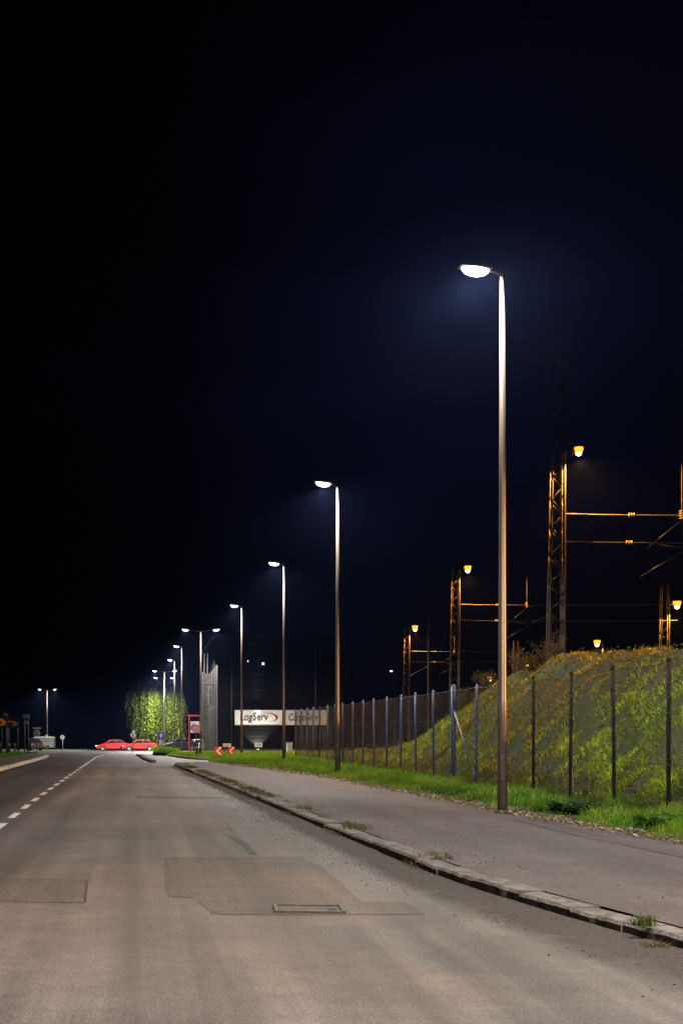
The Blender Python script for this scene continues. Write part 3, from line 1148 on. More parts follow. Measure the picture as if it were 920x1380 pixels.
xb = off + bulge(S[:, 2], S[:, 3])
V = []
for k in range(3):
    t = 2 * math.pi * k / 3
    du, dw = W * math.cos(t), W * math.sin(t)
    V.append(np.stack([xa + du, S[:, 0] + dw * 0.7, za - dw * 0.7 * S[:, 4]], 1))
    V.append(np.stack([xb + du, S[:, 2] + dw * 0.7, zb - dw * 0.7 * S[:, 4]], 1))
V = np.stack(V, 1).reshape(-1, 3)
i = np.arange(len(S))[:, None] * 6
Fq = np.concatenate([i + 0, i + 1, i + 3, i + 2, i + 2, i + 3, i + 5, i + 4, i + 4, i + 5, i + 1, i + 0], 1)
o = raw('wire_mesh', V, Fq, 4, M['wire'])
o.parent = fence

# ------------------------------------------------------------------ verge plants


def leaf_plant(label, loc, nl, L, W_, col, seed, flowers=0, cat='plant'):
    r = random.Random(seed)
    t = thing('weed_plant', label, cat, loc)
    vs, fs, cs = [], [], []
    for k in range(nl):
        a = r.uniform(0, 6.28)
        l = L * r.uniform(0.55, 1.1)
        el = r.uniform(0.35, 1.25)
        bx, by = r.uniform(-L * 0.7, L * 0.7), r.uniform(-L * 0.45, L * 0.45)
        d = Vector((math.cos(a), math.sin(a), 0))
        s = Vector((-math.sin(a), math.cos(a), 0))
        o0 = len(vs)
        m = 5
        col_k = [c * r.uniform(0.6, 1.35) for c in col]
        for j in range(m + 1):
            u = j / m
            w = W_ * (math.sin(math.pi * min(0.98, u * 0.93 + 0.05)) ** 0.8) * (1.1 - 0.5 * u)
            e = el * (1 - u * 0.75)
            p = Vector((bx, by, 0.02)) + d * (l * u * math.cos(el * 0.75)) + Vector((0, 0, l * math.sin(el) * (u - 0.55 * u * u)))
            fold = Vector((0, 0, W_ * 0.25))
            vs += [p - s * w + fold, p, p + s * w + fold]
            cs += [col_k] * 3
        for j in range(m):
            for q in range(2):
                i0 = o0 + j * 3 + q
                fs.append((i0, i0 + 1, i0 + 4, i0 + 3))
    o = raw('leaves', [tuple(v) for v in vs], fs, 4, M['leaf'], np.array(cs))
    o.parent = t
    if flowers:
        for k in range(flowers):
            mb = MB()
            c = Vector((r.uniform(-L, L) * 0.9, r.uniform(-L, L) * 0.6, L * r.uniform(0.35, 0.75)))
            for q in range(5):
                a = q * 1.2566
                e = Vector((math.cos(a), math.sin(a), 0.3)) * 0.022
                f = Vector((-math.sin(a), math.cos(a), 0)) * 0.009
                mb.add([c, c + e * 0.6 + f, c + e, c + e * 0.6 - f], [(0, 1, 2, 3)])
            mb.build('flower', M['white'], t)
    return t


x, y = g(778, 1098, 0.12)
leaf_plant('large dark glossy weed with pale flowers below the third fence post from the right', (x, y, 0.12), 190, 0.50, 0.036, (0.022, 0.060, 0.026), 5, 12)
x, y = g(884, 1116, 0.12)
leaf_plant('dark broad leaved weed at the foot of the rightmost fence post', (x, y, 0.12), 80, 0.40, 0.042, (0.030, 0.085, 0.022), 8)
x, y = g(832, 1108, 0.12)
leaf_plant('pale green broad leaved weed between the two rightmost fence posts', (x, y, 0.12), 60, 0.28, 0.036, (0.065, 0.14, 0.03), 9, 6)
x, y = g(705, 1080, 0.12)
leaf_plant('light green grassy weed just right of the nearest lamp post', (x, y, 0.12), 100, 0.40, 0.020, (0.055, 0.14, 0.03), 12)
x, y = g(632, 1074, 0.12)
leaf_plant('leafy green weed in the verge just left of the nearest lamp post', (x, y, 0.12), 110, 0.38, 0.03, (0.042, 0.125, 0.024), 15)
x, y = g(868, 1246, 0.11)
tg = thing('grass_tuft', 'small green grass tuft growing behind the nearest kerb stones', 'grass tuft', (x, y, 0.10))
n = 160
o = blades('blades', np.stack([rng.normal(0, 0.045, n), rng.normal(0, 0.03, n), np.zeros(n)], 1), 0.04, 0.11, 0.0035, gcol(n, (0.05, 0.10, 0.02), (0.13, 0.12, 0.04), rng.random(n)), 1.1)
o.parent = tg
x, y = g(885, 1277)
tg = thing('grass_tuft', 'dry straw coloured tuft in the gutter under the nearest kerb', 'grass tuft', (x, y, 0.003))
n = 90
o = blades('blades', np.stack([rng.normal(0, 0.05, n), rng.normal(0, 0.02, n), np.zeros(n)], 1), 0.02, 0.06, 0.003, gcol(n, (0.16, 0.11, 0.05), (0.09, 0.08, 0.03), rng.random(n)), 3.0)
o.parent = tg


def shrub(label, loc, h, nb, seed, leafcol, dens=14):
    r = random.Random(seed)
    t = thing('shrub', label, 'shrub', loc)
    mb = MB()
    pts = []
    for k in range(nb):
        a = r.uniform(0, 6.28)
        sp = r.uniform(0.1, 0.55) * h
        top = Vector((math.cos(a) * sp, math.sin(a) * sp, h * r.uniform(0.55, 1.0)))
        b0 = Vector((r.uniform(-.15, .15), r.uniform(-.15, .15), -0.1))
        mid = b0.lerp(top, 0.5) + Vector((r.uniform(-.08, .08), r.uniform(-.08, .08), 0.05 * h))
        mb.tube([b0, mid, top], [0.012, 0.008, 0.003], 5)
        for j in range(3):
            u = r.uniform(0.4, 0.95)
            s = b0.lerp(top, u)
            e = s + Vector((r.uniform(-.3, .3), r.uniform(-.3, .3), r.uniform(0.05, .3))) * h * 0.5
            mb.tube([s, e], [0.005, 0.002], 4)
            pts += [s.lerp(e, q) for q in (0.3, 0.6, 0.9, 1.0)]
        pts += [b0.lerp(top, q) for q in (0.5, 0.7, 0.85, 1.0)]
    mb.build('branches', M['bark'], t)
    vs, fs, cs = [], [], []
    for p in pts:
        for j in range(r.randint(1, dens)):
            c = p + Vector((r.gauss(0, .07), r.gauss(0, .07), r.gauss(0, .07)))
            u = Vector((r.gauss(0, 1), r.gauss(0, 1), r.gauss(0, 1))).normalized() * r.uniform(0.015, 0.04)
            w = Vector((r.gauss(0, 1), r.gauss(0, 1), r.gauss(0, 1))).normalized() * 0.014
            o0 = len(vs)
            vs += [c - u, c + w, c + u, c - w]
            fs.append((o0, o0 + 1, o0 + 2, o0 + 3))
            cs += [[q * r.uniform(0.5, 1.4) for q in leafcol]] * 4
    o = raw('foliage', [tuple(v) for v in vs], fs, 4, M['leaf'], np.array(cs))
    o.parent = t
    return t


def on_hill(px, Y):
    X = ax(px, Y)
    return (X, Y, float(hill(np.array(X), np.array(Y))) + zg(Y) - 0.05)


shrub('twiggy shrub on the slope crest right beside the nearest lamp post', on_hill(698, 43), 0.8, 16, 3, (0.10, 0.075, 0.03), 4)
shrub('spiky brown shrub on the slope crest below the tall dark mast', on_hill(736, 40), 1.0, 16, 4, (0.09, 0.07, 0.03), 4)
shrub('low leafy shrub on the slope crest between two twiggy ones', on_hill(716, 41), 0.6, 14, 5, (0.07, 0.085, 0.02), 8)
shrub('small scrubby bush on the lower slope left of the nearest lamp post', on_hill(655, 46), 0.9, 18, 6, (0.055, 0.06, 0.02), 8)
shrub('dry scrubby bush on the slope between blue fence posts', on_hill(625, 49), 1.0, 18, 9, (0.08, 0.07, 0.03), 7)


# ------------------------------------------------------------------ railway masts with sodium lamps
SOD = (1.0, 0.40, 0.07)


def lattice(t, H, w_top, w_bot, d, mat, step=0.62, leg=0.07):
    """lattice column: near-vertical right side, slightly battered left side; each side is a pair of legs"""
    for s, nm in ((1, 'leg'), (-1, 'leg')):
        for e in (1, -1):
            mb = MB()
            if s == 1:
                a, b = Vector((w_top / 2, e * d / 2, -1.2)), Vector((w_top / 2, e * d / 2, H))
            else:
                a, b = Vector((w_top / 2 - w_bot, e * d / 2, -1.2)), Vector((-w_top / 2, e * d / 2, H))
            mb.tube([a, b], leg * (1.0 if s == 1 else 0.55), 4, smooth=False)
            mb.build(nm, mat, t)
    br = MB()
    n = int(H / step)

    def xl(z):
        return w_top / 2 - w_bot + (w_bot - w_top) * (z + 1.2) / (H + 1.2)
    for e in (1, -1):
        for k in range(n):
            z0, z1 = k * step, (k + 1) * step
            if k % 2:
                br.tube([(xl(z0), e * d / 2, z0), (w_top / 2, e * d / 2, z1)], 0.018, 4)
            else:
                br.tube([(w_top / 2, e * d / 2, z0), (xl(z1), e * d / 2, z1)], 0.018, 4)
    for k in range(n):
        z0, z1 = k * step, (k + 1) * step
        e = 1 if k % 2 else -1
        br.tube([(w_top / 2, e * d / 2, z0), (w_top / 2, -e * d / 2, z1)], 0.016, 4)
        br.tube([(xl(z0), e * d / 2, z0), (xl(z1), -e * d / 2, z1)], 0.016, 4)
    br.build('bracing', mat, t)


def sodium_head(t, a, b, power, head_r=0.22, tilt=0, cone=172):
    """lamp on an arm from a to b (local coordinates)"""
    a, b = Vector(a), Vector(b)
    mb = MB()
    mb.tube([a, a.lerp(b, 0.6) + Vector((0, 0, -0.03)), b], 0.028, 8)
    mb.build('lamp_arm', M['steel'], t)
    h = MB()
    h.lathe([(0.02, 0.13), (0.07, 0.12), (head_r * 0.9, 0.06), (head_r, 0.0), (head_r * 0.95, -0.01)], b, 16)
    hd = h.build('lamp_head', M['dark_steel'], t)
    ln = MB()
    ln.lathe([(head_r * 0.92, -0.012), (head_r * 0.95, -head_r * 0.5), (head_r * 0.75, -head_r * 1.1), (head_r * 0.4, -head_r * 1.4), (0.0, -head_r * 1.5)], b, 16)
    ln.build('lens', M['sodium'], hd)
    bb = MB()
    bb.lathe([(0.0, head_r * 0.62), (head_r * 0.5, head_r * 0.3), (head_r * 0.62, 0), (head_r * 0.5, -head_r * 0.35), (0, -head_r * 0.62)], b + Vector((0, 0, -head_r * 1.35)), 14)
    bb.build('bulb', M['sodium_bulb'], hd)
    if power:
        spot('lamp_light', b + Vector((0, 0, -head_r * 2.0 - 0.1)), power, SOD, t, cone, 0.12, 0.08, (0, R(-tilt), 0))


def rail_mast(label, loc, H, lamp=True, power=0.0, lamp_h=None, tilt=12, cone=152, head_r=0.17):
    t = thing('railway_mast', label, 'lattice mast', loc, 0, 'lattice masts along the railway')
    lattice(t, H, 0.5, 0.8, 0.38, M['steel'])
    if lamp:
        z = H if lamp_h is None else lamp_h
        mb = MB()
        mb.tube([(-0.12, -0.2, z - 1.05), (0.5, -0.2, z - 0.25), (0.78, 0, z + 0.10)], 0.03, 6)
        mb.build('strut', M['steel'], t)
        sodium_head(t, (0.25, 0, z - 0.05), (0.95, 0, z + 0.25), power, head_r, tilt=tilt, cone=cone)
    return t


def insulator(mb, p, d, n=3, r=0.10):
    p, d = Vector(p), Vector(d).normalized()
    for k in range(n):
        c = p + d * (0.11 * (k - (n - 1) / 2))
        mb.tube([c - d * 0.035, c - d * 0.01, c + d * 0.01, c + d * 0.035], [0.035, r, r, 0.035], 10)


def cross_span(label, loc, z1, z2, length):
    """two cross wires with insulators, a dropper and steady arms; origin at the mast's right leg"""
    t = thing('overhead_line', label, 'overhead line', loc, 0, 'overhead lines between the masts')
    for z, ix in ((z1, 3.05), (z2, 2.95)):
        mb = MB()
        pts = [(length * k / 16, 0, z - 0.0035 * length * 4 * (k / 16) * (1 - k / 16)) for k in range(17)]
        mb.tube(pts, 0.022, 6)
        w = mb.build('cross_wire', M['galv'], t)
        i_ = MB()
        zi = z - 0.0035 * length * 4 * (ix / length) * (1 - ix / length)
        insulator(i_, (ix, 0, zi), (1, 0, 0))
        i_.build('insulator', M['ceramic'], t)
        sl = MB()
        sl.tube([(0.0, 0, z), (1.1, 0, z - 0.01)], 0.042, 8)
        sl.build('clamp_rod', M['steel'], t)
    zi = z1 - 0.1
    mb = MB()
    mb.tube([(5.3, 0, z1 + 3.2), (5.3, 0, z2 - 0.55)], 0.022, 6)
    mb.build('dropper', M['steel'], t)
    i_ = MB()
    insulator(i_, (5.3, 0, z1 - 0.02), (0, 0, 1), 4, 0.13)
    i_.build('insulator', M['ceramic'], t)
    for a, b, c in (((5.3, z1 - 0.25), (3.75, z1 - 1.52), (6.6, z1 + 0.1)), ((5.75, z2 - 0.18), (3.45, z2 - 1.55), (6.9, z2 + 0.35))):
        mb = MB()
        mb.tube([(b[0], 0, b[1]), (a[0], 0, a[1])], 0.026, 6)
        mb.tube([(a[0], 0, a[1]), (c[0], 0, c[1])], 0.026, 6)
        mb.build('steady_arm', M['galv'], t)
    mb = MB()
    mb.tube([(4.2, 0, z2 - 0.1), (5.3, 0, z2 - 0.28)], 0.03, 6)
    mb.build('registration_arm', M['galv'], t)
    return t


SP = 12000
masts = [((750.5, 58), 610, 'nearest sodium lit railway mast, the largest one standing behind the slope', SP),
         ((613.5, 101), 767, 'sodium lit railway mast directly left of the nearest street lamp pole', SP),
         ((548, 152), 846, 'smallest sodium lit railway mast, leftmost of the row behind the fence', SP)]
names = [('overhead line with pale insulators on the largest railway mast', 17),
         ('overhead line on the middle railway mast passing behind the nearest street lamp', 17),
         ('overhead line on the smallest, leftmost railway mast', 12)]
for ((px, Y), ty, lab, pw), (ol, ln) in zip(masts, names):
    X = ax(px, Y)
    ztop = EYE + (VY - ty) * Y / F
    rail_mast(lab, (X, Y, zg(Y)), ztop - zg(Y), True, pw, head_r=0.21 * (Y / 58) ** 0.55)
    cross_span(ol, (X + 0.25, Y, zg(Y)), ztop - zg(Y) - 2.75, ztop - zg(Y) - 3.98, ln)
    if Y < 140:
        pass
# opposite masts that carry the far ends of the lines
rail_mast('opposite railway mast out on the right that holds the largest overhead line', (ax(750.5, 58) + 17.75, 58, 0), 14.0, False)
rail_mast('railway mast at the right picture edge with a low orange lamp', (ax(613.5, 101) + 17.75 - 1.5, 101, zg(101)), 13.2, True, SP * 0.7, 11.65, head_r=0.32)
rail_mast('unlit railway mast holding the end of the smallest overhead line', (ax(548, 152) + 12.75, 152, zg(152)), 13.0, False)
# the next mast of the row, beside the viewer
rail_mast('low sodium lit railway mast beyond the slope and the right picture edge', (30.0, 11, 0.0), 9.0, True, SP * 6.0, tilt=0, cone=172)

# tall dark lattice mast
t = thing('radio_mast', 'tall unlit dark lattice mast rising behind the nearest railway mast', 'lattice mast', (ax(752, 78), 78, 0))
lattice(t, EYE + (VY - 478) * 78 / F, 0.62, 0.95, 0.6, M['dark_steel'], 0.9, 0.06)
mb = MB()
mb.box((0, 0, EYE + (VY - 488) * 78 / F), (0.8, 0.7, 0.06))
mb.build('platform', M['dark_steel'], t)
mb = MB()
for k in range(3):
    z = EYE + (VY - (500 + k * 14)) * 78 / F
    mb.tube([(0.2, -0.2, z), (0.62, -0.2, z + 0.05)], 0.03, 6)
mb.build('bracket', M['dark_steel'], t)
# slender pole
t = thing('steel_pole', 'slender rusty pole standing left of the middle railway mast', 'pole', (ax(577, 90), 90, zg(90)))
mb = MB()
mb.tube([(0, 0, -0.3), (0, 0, 8), (0, 0, 14.3)], [0.09, 0.07, 0.04], 10)
mb.build('shaft', M['steel'], t)
mb = MB()
mb.tube([(0, 0, 6.2), (-1.3, -0.2, 5.5)], 0.02, 6)
mb.build('stay', M['galv'], t)


def yard_lamp(label, px, py, Y, power, white=False):
    p = at(px, py, Y)
    z0 = zg(Y)
    t = thing('yard_lamp', label, 'yard lamp', (p.x, p.y, z0), 0, 'lamps of the railway yard')
    H = p.z - z0
    mb = MB()
    mb.tube([(0.55, 0, -0.3), (0.55, 0, H - 0.15)], [0.10, 0.06], 10)
    mb.build('pole', M['steel'], t)
    if white:
        mb = MB()
        mb.tube([(0.55, 0, H - 0.2), (0, 0, H + 0.05)], 0.03, 8)
        mb.build('lamp_arm', M['steel'], t)
        mb = MB()
        mb.lathe([(0.02, 0.16), (0.2, 0.1), (0.24, 0.02)], (0, 0, H), 14)
        hd = mb.build('lamp_head', M['dark_steel'], t)
        mb = MB()
        mb.lathe([(0.23, 0.015), (0.2, -0.12), (0, -0.2)], (0, 0, H), 14)
        mb.build('lens', M['led'], hd)
    else:
        sodium_head(t, (0.55, 0, H - 0.2), (0, 0, H + 0.09), power, 0.33)
    return t


yard_lamp('orange yard lamp just above the slope crest at centre right', 804, 864, 125, 7000)
yard_lamp('faint orange yard lamp just right of the nearest lamp post above the shrubs', 710, 893, 190, 3000)
yard_lamp('orange yard lamp above the fence just left of the nearest lamp post', 660, 913, 170, 6000)
yard_lamp('tiny white yard lamp far off left of the smallest railway mast', 527, 904, 250, 0, True)

# ------------------------------------------------------------------ building and its signs
BY = 126.0
bz = zg(BY)
B = thing('warehouse', 'large dark windowless industrial building behind the lawn', 'building', (ax(290, BY), BY, bz))
BW = ax(463, BY) - ax(290, BY)
TOP = EYE + (VY - 857) * BY / F - bz
mb = MB()
mb.box((BW / 2, 12, TOP / 2 - 0.25), (BW, 24, TOP + 0.5))
mb.build('wall', M['cladding'], B)
mb = MB()
mb.box((BW / 2, 12, TOP + 0.09), (BW + 0.3, 24.3, 0.18))
mb.build('roof_edge', M['cladding'], B)
mb = MB()
mb.box((BW / 2, -0.02, 0.18), (BW + 0.06, 0.08, 0.36))
mb.build('plinth', M['tar'], B)


def bp(px, py):
    p = at(px, py, BY)
    return p.x - ax(290, BY), p.z - bz


x, z = bp(354.5, 894.5)
mb = MB()
mb.box((x, -0.02, z), (0.36, 0.06, 0.34))
w = mb.build('window', M['dark_steel'], B)
mb = MB()
mb.box((x, -0.052, z), (0.26, 0.01, 0.25))
mb.build('pane', M['lit_window'], w)
x, z = bp(333.5, 891)
mb = MB()
mb.box((x, -0.08, z), (0.16, 0.16, 0.12), Matrix.Rotation(R(35), 3, 'Y'))
w = mb.build('wall_lamp', M['dark_steel'], B)
mb = MB()
mb.box((x + 0.03, -0.18, z - 0.02), (0.14, 0.04, 0.14), Matrix.Rotation(R(35), 3, 'Y'))
mb.build('lens', M['warm_lamp'], w)
for k, px in enumerate((312, 425)):
    x, _ = bp(px, 900)
    mb = MB()
    mb.tube([(x, -0.06, 0.3), (x, -0.06, TOP)], 0.05, 8)
    mb.build('downpipe', M['dark_steel'], B)


def text_mesh(name, body, size, shear, mat, parent, loc, width, extrude=0.008, bold=0.0):
    cu = bpy.data.curves.new(name, 'FONT')
    cu.body = body
    cu.size = size
    cu.shear = shear
    cu.extrude = extrude
    cu.offset = bold
    cu.align_x = 'LEFT'
    tmp = bpy.data.objects.new(name + '_curve', cu)
    COL.objects.link(tmp)
    bpy.context.view_layer.update()
    dg = bpy.context.evaluated_depsgraph_get()
    me = bpy.data.meshes.new_from_object(tmp.evaluated_get(dg))
    bpy.data.objects.remove(tmp)
    bpy.data.curves.remove(cu)
    xs_ = [v.co.x for v in me.vertices]
    k = width / (max(xs_) - min(xs_))
    x0 = min(xs_)
    for v in me.vertices:
        v.co = Vector(((v.co.x - x0) * k, -v.co.z, v.co.y * 1.0))
    me.materials.clear()
    me.materials.append(mat)
    o = bpy.data.objects.new(name, me)
    COL.objects.link(o)
    o.parent = parent
    o.location = loc
    return o


SY = BY - 0.16
ppm = F / SY


def sign_board(label, px0, px1, py0, py1):
    a, b = at(px0, py0, SY), at(px1, py1, SY)
    t = thing('wall_sign', label, 'wall sign', (a.x, SY, b.z))
    w, h = b.x - a.x, a.z - b.z
    mb = MB()
    mb.box((w / 2, 0.06, h / 2), (w, 0.12, h))
    mb.build('panel', M['sign_panel'], t, 0.01)
    mb = MB()
    for z in (0.0, h):
        mb.box((w / 2, -0.004, z), (w + 0.05, 0.03, 0.03))
    for x in (0.0, w):
        mb.box((x, -0.005, h / 2), (0.03, 0.032, h - 0.035))
    mb.build('frame', M['galv'], t)
    return t, w, h


t, w, h = sign_board('white wall sign with dark italic lettering and a maroon swoosh', 316.5, 384, 957, 977)
text_mesh('lettering', 'LogServ', 1.05, 0.22, M['ink'], t, (w * 0.105, -0.012, h * 0.30), w * 0.565, 0.006, 0.012)
# swoosh: crescent that starts thin at upper left, bulges right and curls back
up_, lo_ = [], []
for k in range(25):
    u = k / 24
    ang = R(128) * (1 - u) + R(-78) * u
    cx, cz, rx, rz = w * 0.665, h * 0.50, w * 0.195, h * 0.315
    th = 0.03 + 0.30 * math.sin(math.pi * min(1, u * 1.02)) ** 1.3
    up_.append((cx + rx * math.cos(ang), cz + rz * math.sin(ang)))
    lo_.append((cx - th * w * 0.10 + (rx * (1 - th * 0.25)) * math.cos(ang) * 0.98, cz + rz * (1 - th * 0.5) * math.sin(ang)))
mb = MB()
vs = [(x, -0.012, z) for x, z in up_] + [(x, -0.012, z) for x, z in lo_]
vs += [(x, 0.0, z) for x, z in up_] + [(x, 0.0, z) for x, z in lo_]
n = 25
fs = []
for k in range(n - 1):
    fs += [(k, k + 1, n + k + 1, n + k), (2 * n + k, 3 * n + k, 3 * n + k + 1, 2 * n + k + 1), (k, 2 * n + k, 2 * n + k + 1, k + 1), (n + k, n + k + 1, 3 * n + k + 1, 3 * n + k)]
mb.add(vs, fs)
mb.build('swoosh', M['maroon'], t)
t, w, h = sign_board('white wall sign half hidden behind the far end of the fence', 384.6, 441, 957, 977)
text_mesh('lettering', 'CargoServ', 0.98, 0.22, M['ink'], t, (w * 0.075, -0.012, h * 0.30), w * 0.72, 0.006, 0.012)

# floodlight washing up the facade, with the little sign in front of it
p = at(348, 1013.5, BY - 1.1)
fl = thing('floodlight', 'small ground floodlight washing up the dark facade', 'floodlight', (p.x, BY - 0.75, bz + 0.12))
mb = MB()
mb.box((0, 0, 0.10), (0.34, 0.22, 0.2), None, (0.9, 0.9))
mb.build('housing', M['dark_steel'], fl, 0.01)
mb = MB()
mb.box((0, 0, 0.206), (0.26, 0.16, 0.012))
mb.build('lens', M['flood'], fl)
spot('lamp_light', (0, 0, 0.26), 9000, (1.0, 0.88, 0.78), fl, 13, 0.9, 0.05, (R(180 - 7), 0, 0))
spot('lamp_light', (0, 0, 0.26), 1500, (1.0, 0.88, 0.78), fl, 92, 0.5, 0.05, (R(180 - 20), 0, 0))


def small_board(label, px0, px1, py0, py1, Y):
    a, b = at(px0, py0, Y), at(px1, py1, Y)
    gz = zg(Y) + 0.1
    t = thing('notice_board', label, 'notice board', ((a.x + b.x) / 2, Y, gz))
    w, h = b.x - a.x, a.z - b.z
    mb = MB()
    mb.box((0, 0, b.z - gz + h / 2), (w, 0.03, h))
    mb.build('panel', M['white'], t, 0.005)
    mb = MB()
    mb.box((0, -0.017, b.z - gz + h / 2 - h * 0.12), (w * 0.8, 0.004, h * 0.08))
    mb.box((0, -0.017, b.z - gz + h / 2 + h * 0.15), (w * 0.7, 0.004, h * 0.08))
    mb.build('text_line', M['signgrey'], t)
    for s in (-0.3, 0.3):
        mb = MB()
        mb.tube([(s * w, 0.03, -0.2), (s * w, 0.03, b.z - gz + h * 0.9)], 0.022, 8)
        mb.build('post', M['dark_steel'], t)
    return t


small_board('small white board in front of the floodlit facade', 343, 353.5, 1001.5, 1007, 99)
small_board('small white board standing between the two red chevron signs', 300.5, 311.5, 1002, 1006.5, 80)


def chevron_sign(label, px0, px1, py0, py1, Y):
    a, b = at(px0, py0, Y), at(px1, py1, Y)
    gz = zg(Y) + 0.1
    t = thing('chevron_sign', label, 'chevron sign', ((a.x + b.x) / 2, Y, gz), 0, 'red chevron signs on the lawn')
    w, h = b.x - a.x, a.z - b.z
    z0 = b.z - gz
    mb = MB()
    mb.box((0, 0, z0 + h / 2), (w, 0.02, h))
    mb.build('panel', M['red'], t, 0.004)
    k = w * 0.24
    mb = MB()
    mb.prism([(w * 0.02 - w * 0.36, z0 + h * 0.5), (w * 0.22, z0 + h * 0.97), (w * 0.22 + k, z0 + h * 0.97), (w * 0.02 - w * 0.36 + k, z0 + h * 0.5),
              (w * 0.22 + k, z0 + h * 0.03), (w * 0.22, z0 + h * 0.03)], 'y', -0.016, -0.010)
    mb.build('chevron', M['white'], t)
    mb = MB()
    mb.tube([(0, 0.03, -0.2), (0, 0.03, z0 + h * 0.8)], 0.028, 8)
    mb.build('post', M['dark_steel'], t)


chevron_sign('red and white chevron sign on the lawn, nearer of the pair', 290, 299, 1006.5, 1017.5, 67.5)
chevron_sign('red and white chevron sign on the lawn beside the fourth lamp post', 307.5, 316.5, 1006.5, 1018, 74)

# white utility cabinet behind the third lamp
p = at(390, 1012, 98)
t = thing('utility_cabinet', 'white utility cabinet by the far end of the fence', 'cabinet', (p.x, 98, zg(98) + 0.05))
mb = MB()
mb.box((0, 0, 0.42), (0.42, 0.35, 0.8))
c_ = mb.build('body', M['white'], t, 0.01)
mb = MB()
mb.box((0, 0, 0.85), (0.48, 0.42, 0.06))
mb.build('lid', M['galv'], t)
mb = MB()
mb.box((0, -0.18, 0.42), (0.34, 0.02, 0.68))
d = mb.build('door', M['white'], t)
mb = MB()
mb.box((0.12, -0.2, 0.45), (0.02, 0.02, 0.1))
mb.build('handle', M['black'], d)

# ------------------------------------------------------------------ metal screen tower left of the building
TY = 101.0
tz = zg(TY) + 0.08
T = thing('screen_tower', 'tall grey metal screen tower with slanted top left of the dark building', 'tower', (ax(272, TY), TY, tz))


def tp(px, py):
    p = at(px, py, TY)
    return p.x - ax(272, TY), p.z - tz


for px, py, dy in ((273, 906, 0), (282.3, 908, 0.05), (285.6, 905, 0.05), (289.2, 900, 0.05), (292, 896.5, 0)):
    x, z = tp(px, py)
    mb = MB()
    mb.box((x, dy, z / 2 - 0.1), (0.13 if px > 291 else 0.09, 0.12, z + 0.2))
    mb.build('column', M['tower_steel'], T, 0.01)
xa, za = tp(273, 908)
xb, zb = tp(280.5, 980)
mb = MB()
xm, zm = tp(280.5, 906)
mb.prism([(xa + 0.06, zb + 0.12), (xb, zb), (xm, zm - 0.1), (xa + 0.06, za)], 'y', 0.05, 0.07)
mb.build('screen_panel', M['perforated'], T)
x1, z1 = tp(281, 907)
x2, z2 = tp(291.3, 898.5)
_, z3 = tp(0, 924)
mb = MB()
mb.prism([(x1, z3), (x2, z3), (x2, z2), (x1, z1 - 0.1)], 'y', 0.10, 0.12)
mb.build('screen_panel', M['perforated'], T)
for z in (tp(0, 921)[1], tp(0, 951)[1], tp(0, 978)[1]):
    mb = MB()
    mb.box((0.62, 0.03, z), (1.2, 0.05, 0.07))
    mb.build('crossbar', M['tower_steel'], T)
mb = MB()
for px0, px1, py0, py1 in ((282.6, 285.3, 929, 950), (287, 289, 924, 949)):
    a, b = tp(px0, py0), tp(px1, py1)
    mb.box(((a[0] + b[0]) / 2, 0.16, (a[1] + b[1]) / 2), (b[0] - a[0], 0.04, a[1] - b[1]))
mb.build('louvre', M['black'], T)
for px, lab in ((275.3, 'thin bare flagpole rising directly behind the left edge of the screen tower'), (279.6, 'thin bare flagpole rising behind the middle of the screen tower')):
    t = thing('flagpole', lab, 'flagpole', (ax(px, 104.5), 104.5, zg(104.5)), 0, 'flagpoles behind the screen tower')
    mb = MB()
    mb.tube([(0, 0, 0), (0, 0, 8.0)], [0.05, 0.025], 8)
    mb.build('shaft', M['galv'], t)
    mb = MB()
    mb.lathe([(0, -0.06), (0.05, -0.03), (0.06, 0.0), (0.05, 0.03), (0, 0.06)], (0, 0, 8.03), 10)
    mb.build('finial', M['galv'], t)

# ------------------------------------------------------------------ red portal, poster and road signs
PY_ = 112
t = thing('red_portal', 'red metal portal frame in front of the willow', 'portal', (ax(255, PY_), PY_, zg(PY_) + 0.1))
wv = ax(270, PY_) - ax(255, PY_)
hv = EYE + (VY - 964.5) * PY_ / F - zg(PY_) - 0.1
for x in (0, wv):
    mb = MB()
    mb.box((x, 0, hv / 2 - 0.08), (0.10, 0.10, hv + 0.1))
    mb.build('post', M['red'], t, 0.008)
mb = MB()
mb.box((wv / 2, 0, hv), (wv + 0.2, 0.12, 0.12))
mb.build('crossbeam', M['red'], t, 0.008)
a, b = at(257, 972, PY_ - 0.2), at(269, 987.5, PY_ - 0.2)
t = thing('poster_panel', 'white panel with a large blue disc hanging in the red portal', 'panel', ((a.x + b.x) / 2, PY_ - 0.2, (a.z + b.z) / 2))
w, h = b.x - a.x, a.z - b.z
mb = MB()
mb.box((0, 0.02, 0), (w, 0.04, h))
mb.build('board', M['white'], t)
mb = MB()
mb.disc((-w * 0.06, -0.008, -h * 0.08), w * 0.43, 0.006)
mb.build('disc', M['blue'], t)
mb = MB()
n = 14
vs = []
for k in range(n):
    a_ = R(20 + 110 * k / (n - 1))
    for r_ in (0.22, 0.30):
        vs.append((-w * 0.06 + w * r_ * math.cos(a_), -0.012, -h * 0.08 + w * r_ * math.sin(a_)))
mb.add(vs, [(2 * k, 2 * k + 1, 2 * k + 3, 2 * k + 2) for k in range(n - 1)])
mb.build('arc', M['white'], t)  # bright highlight on the blue disc, laid on as a white strip


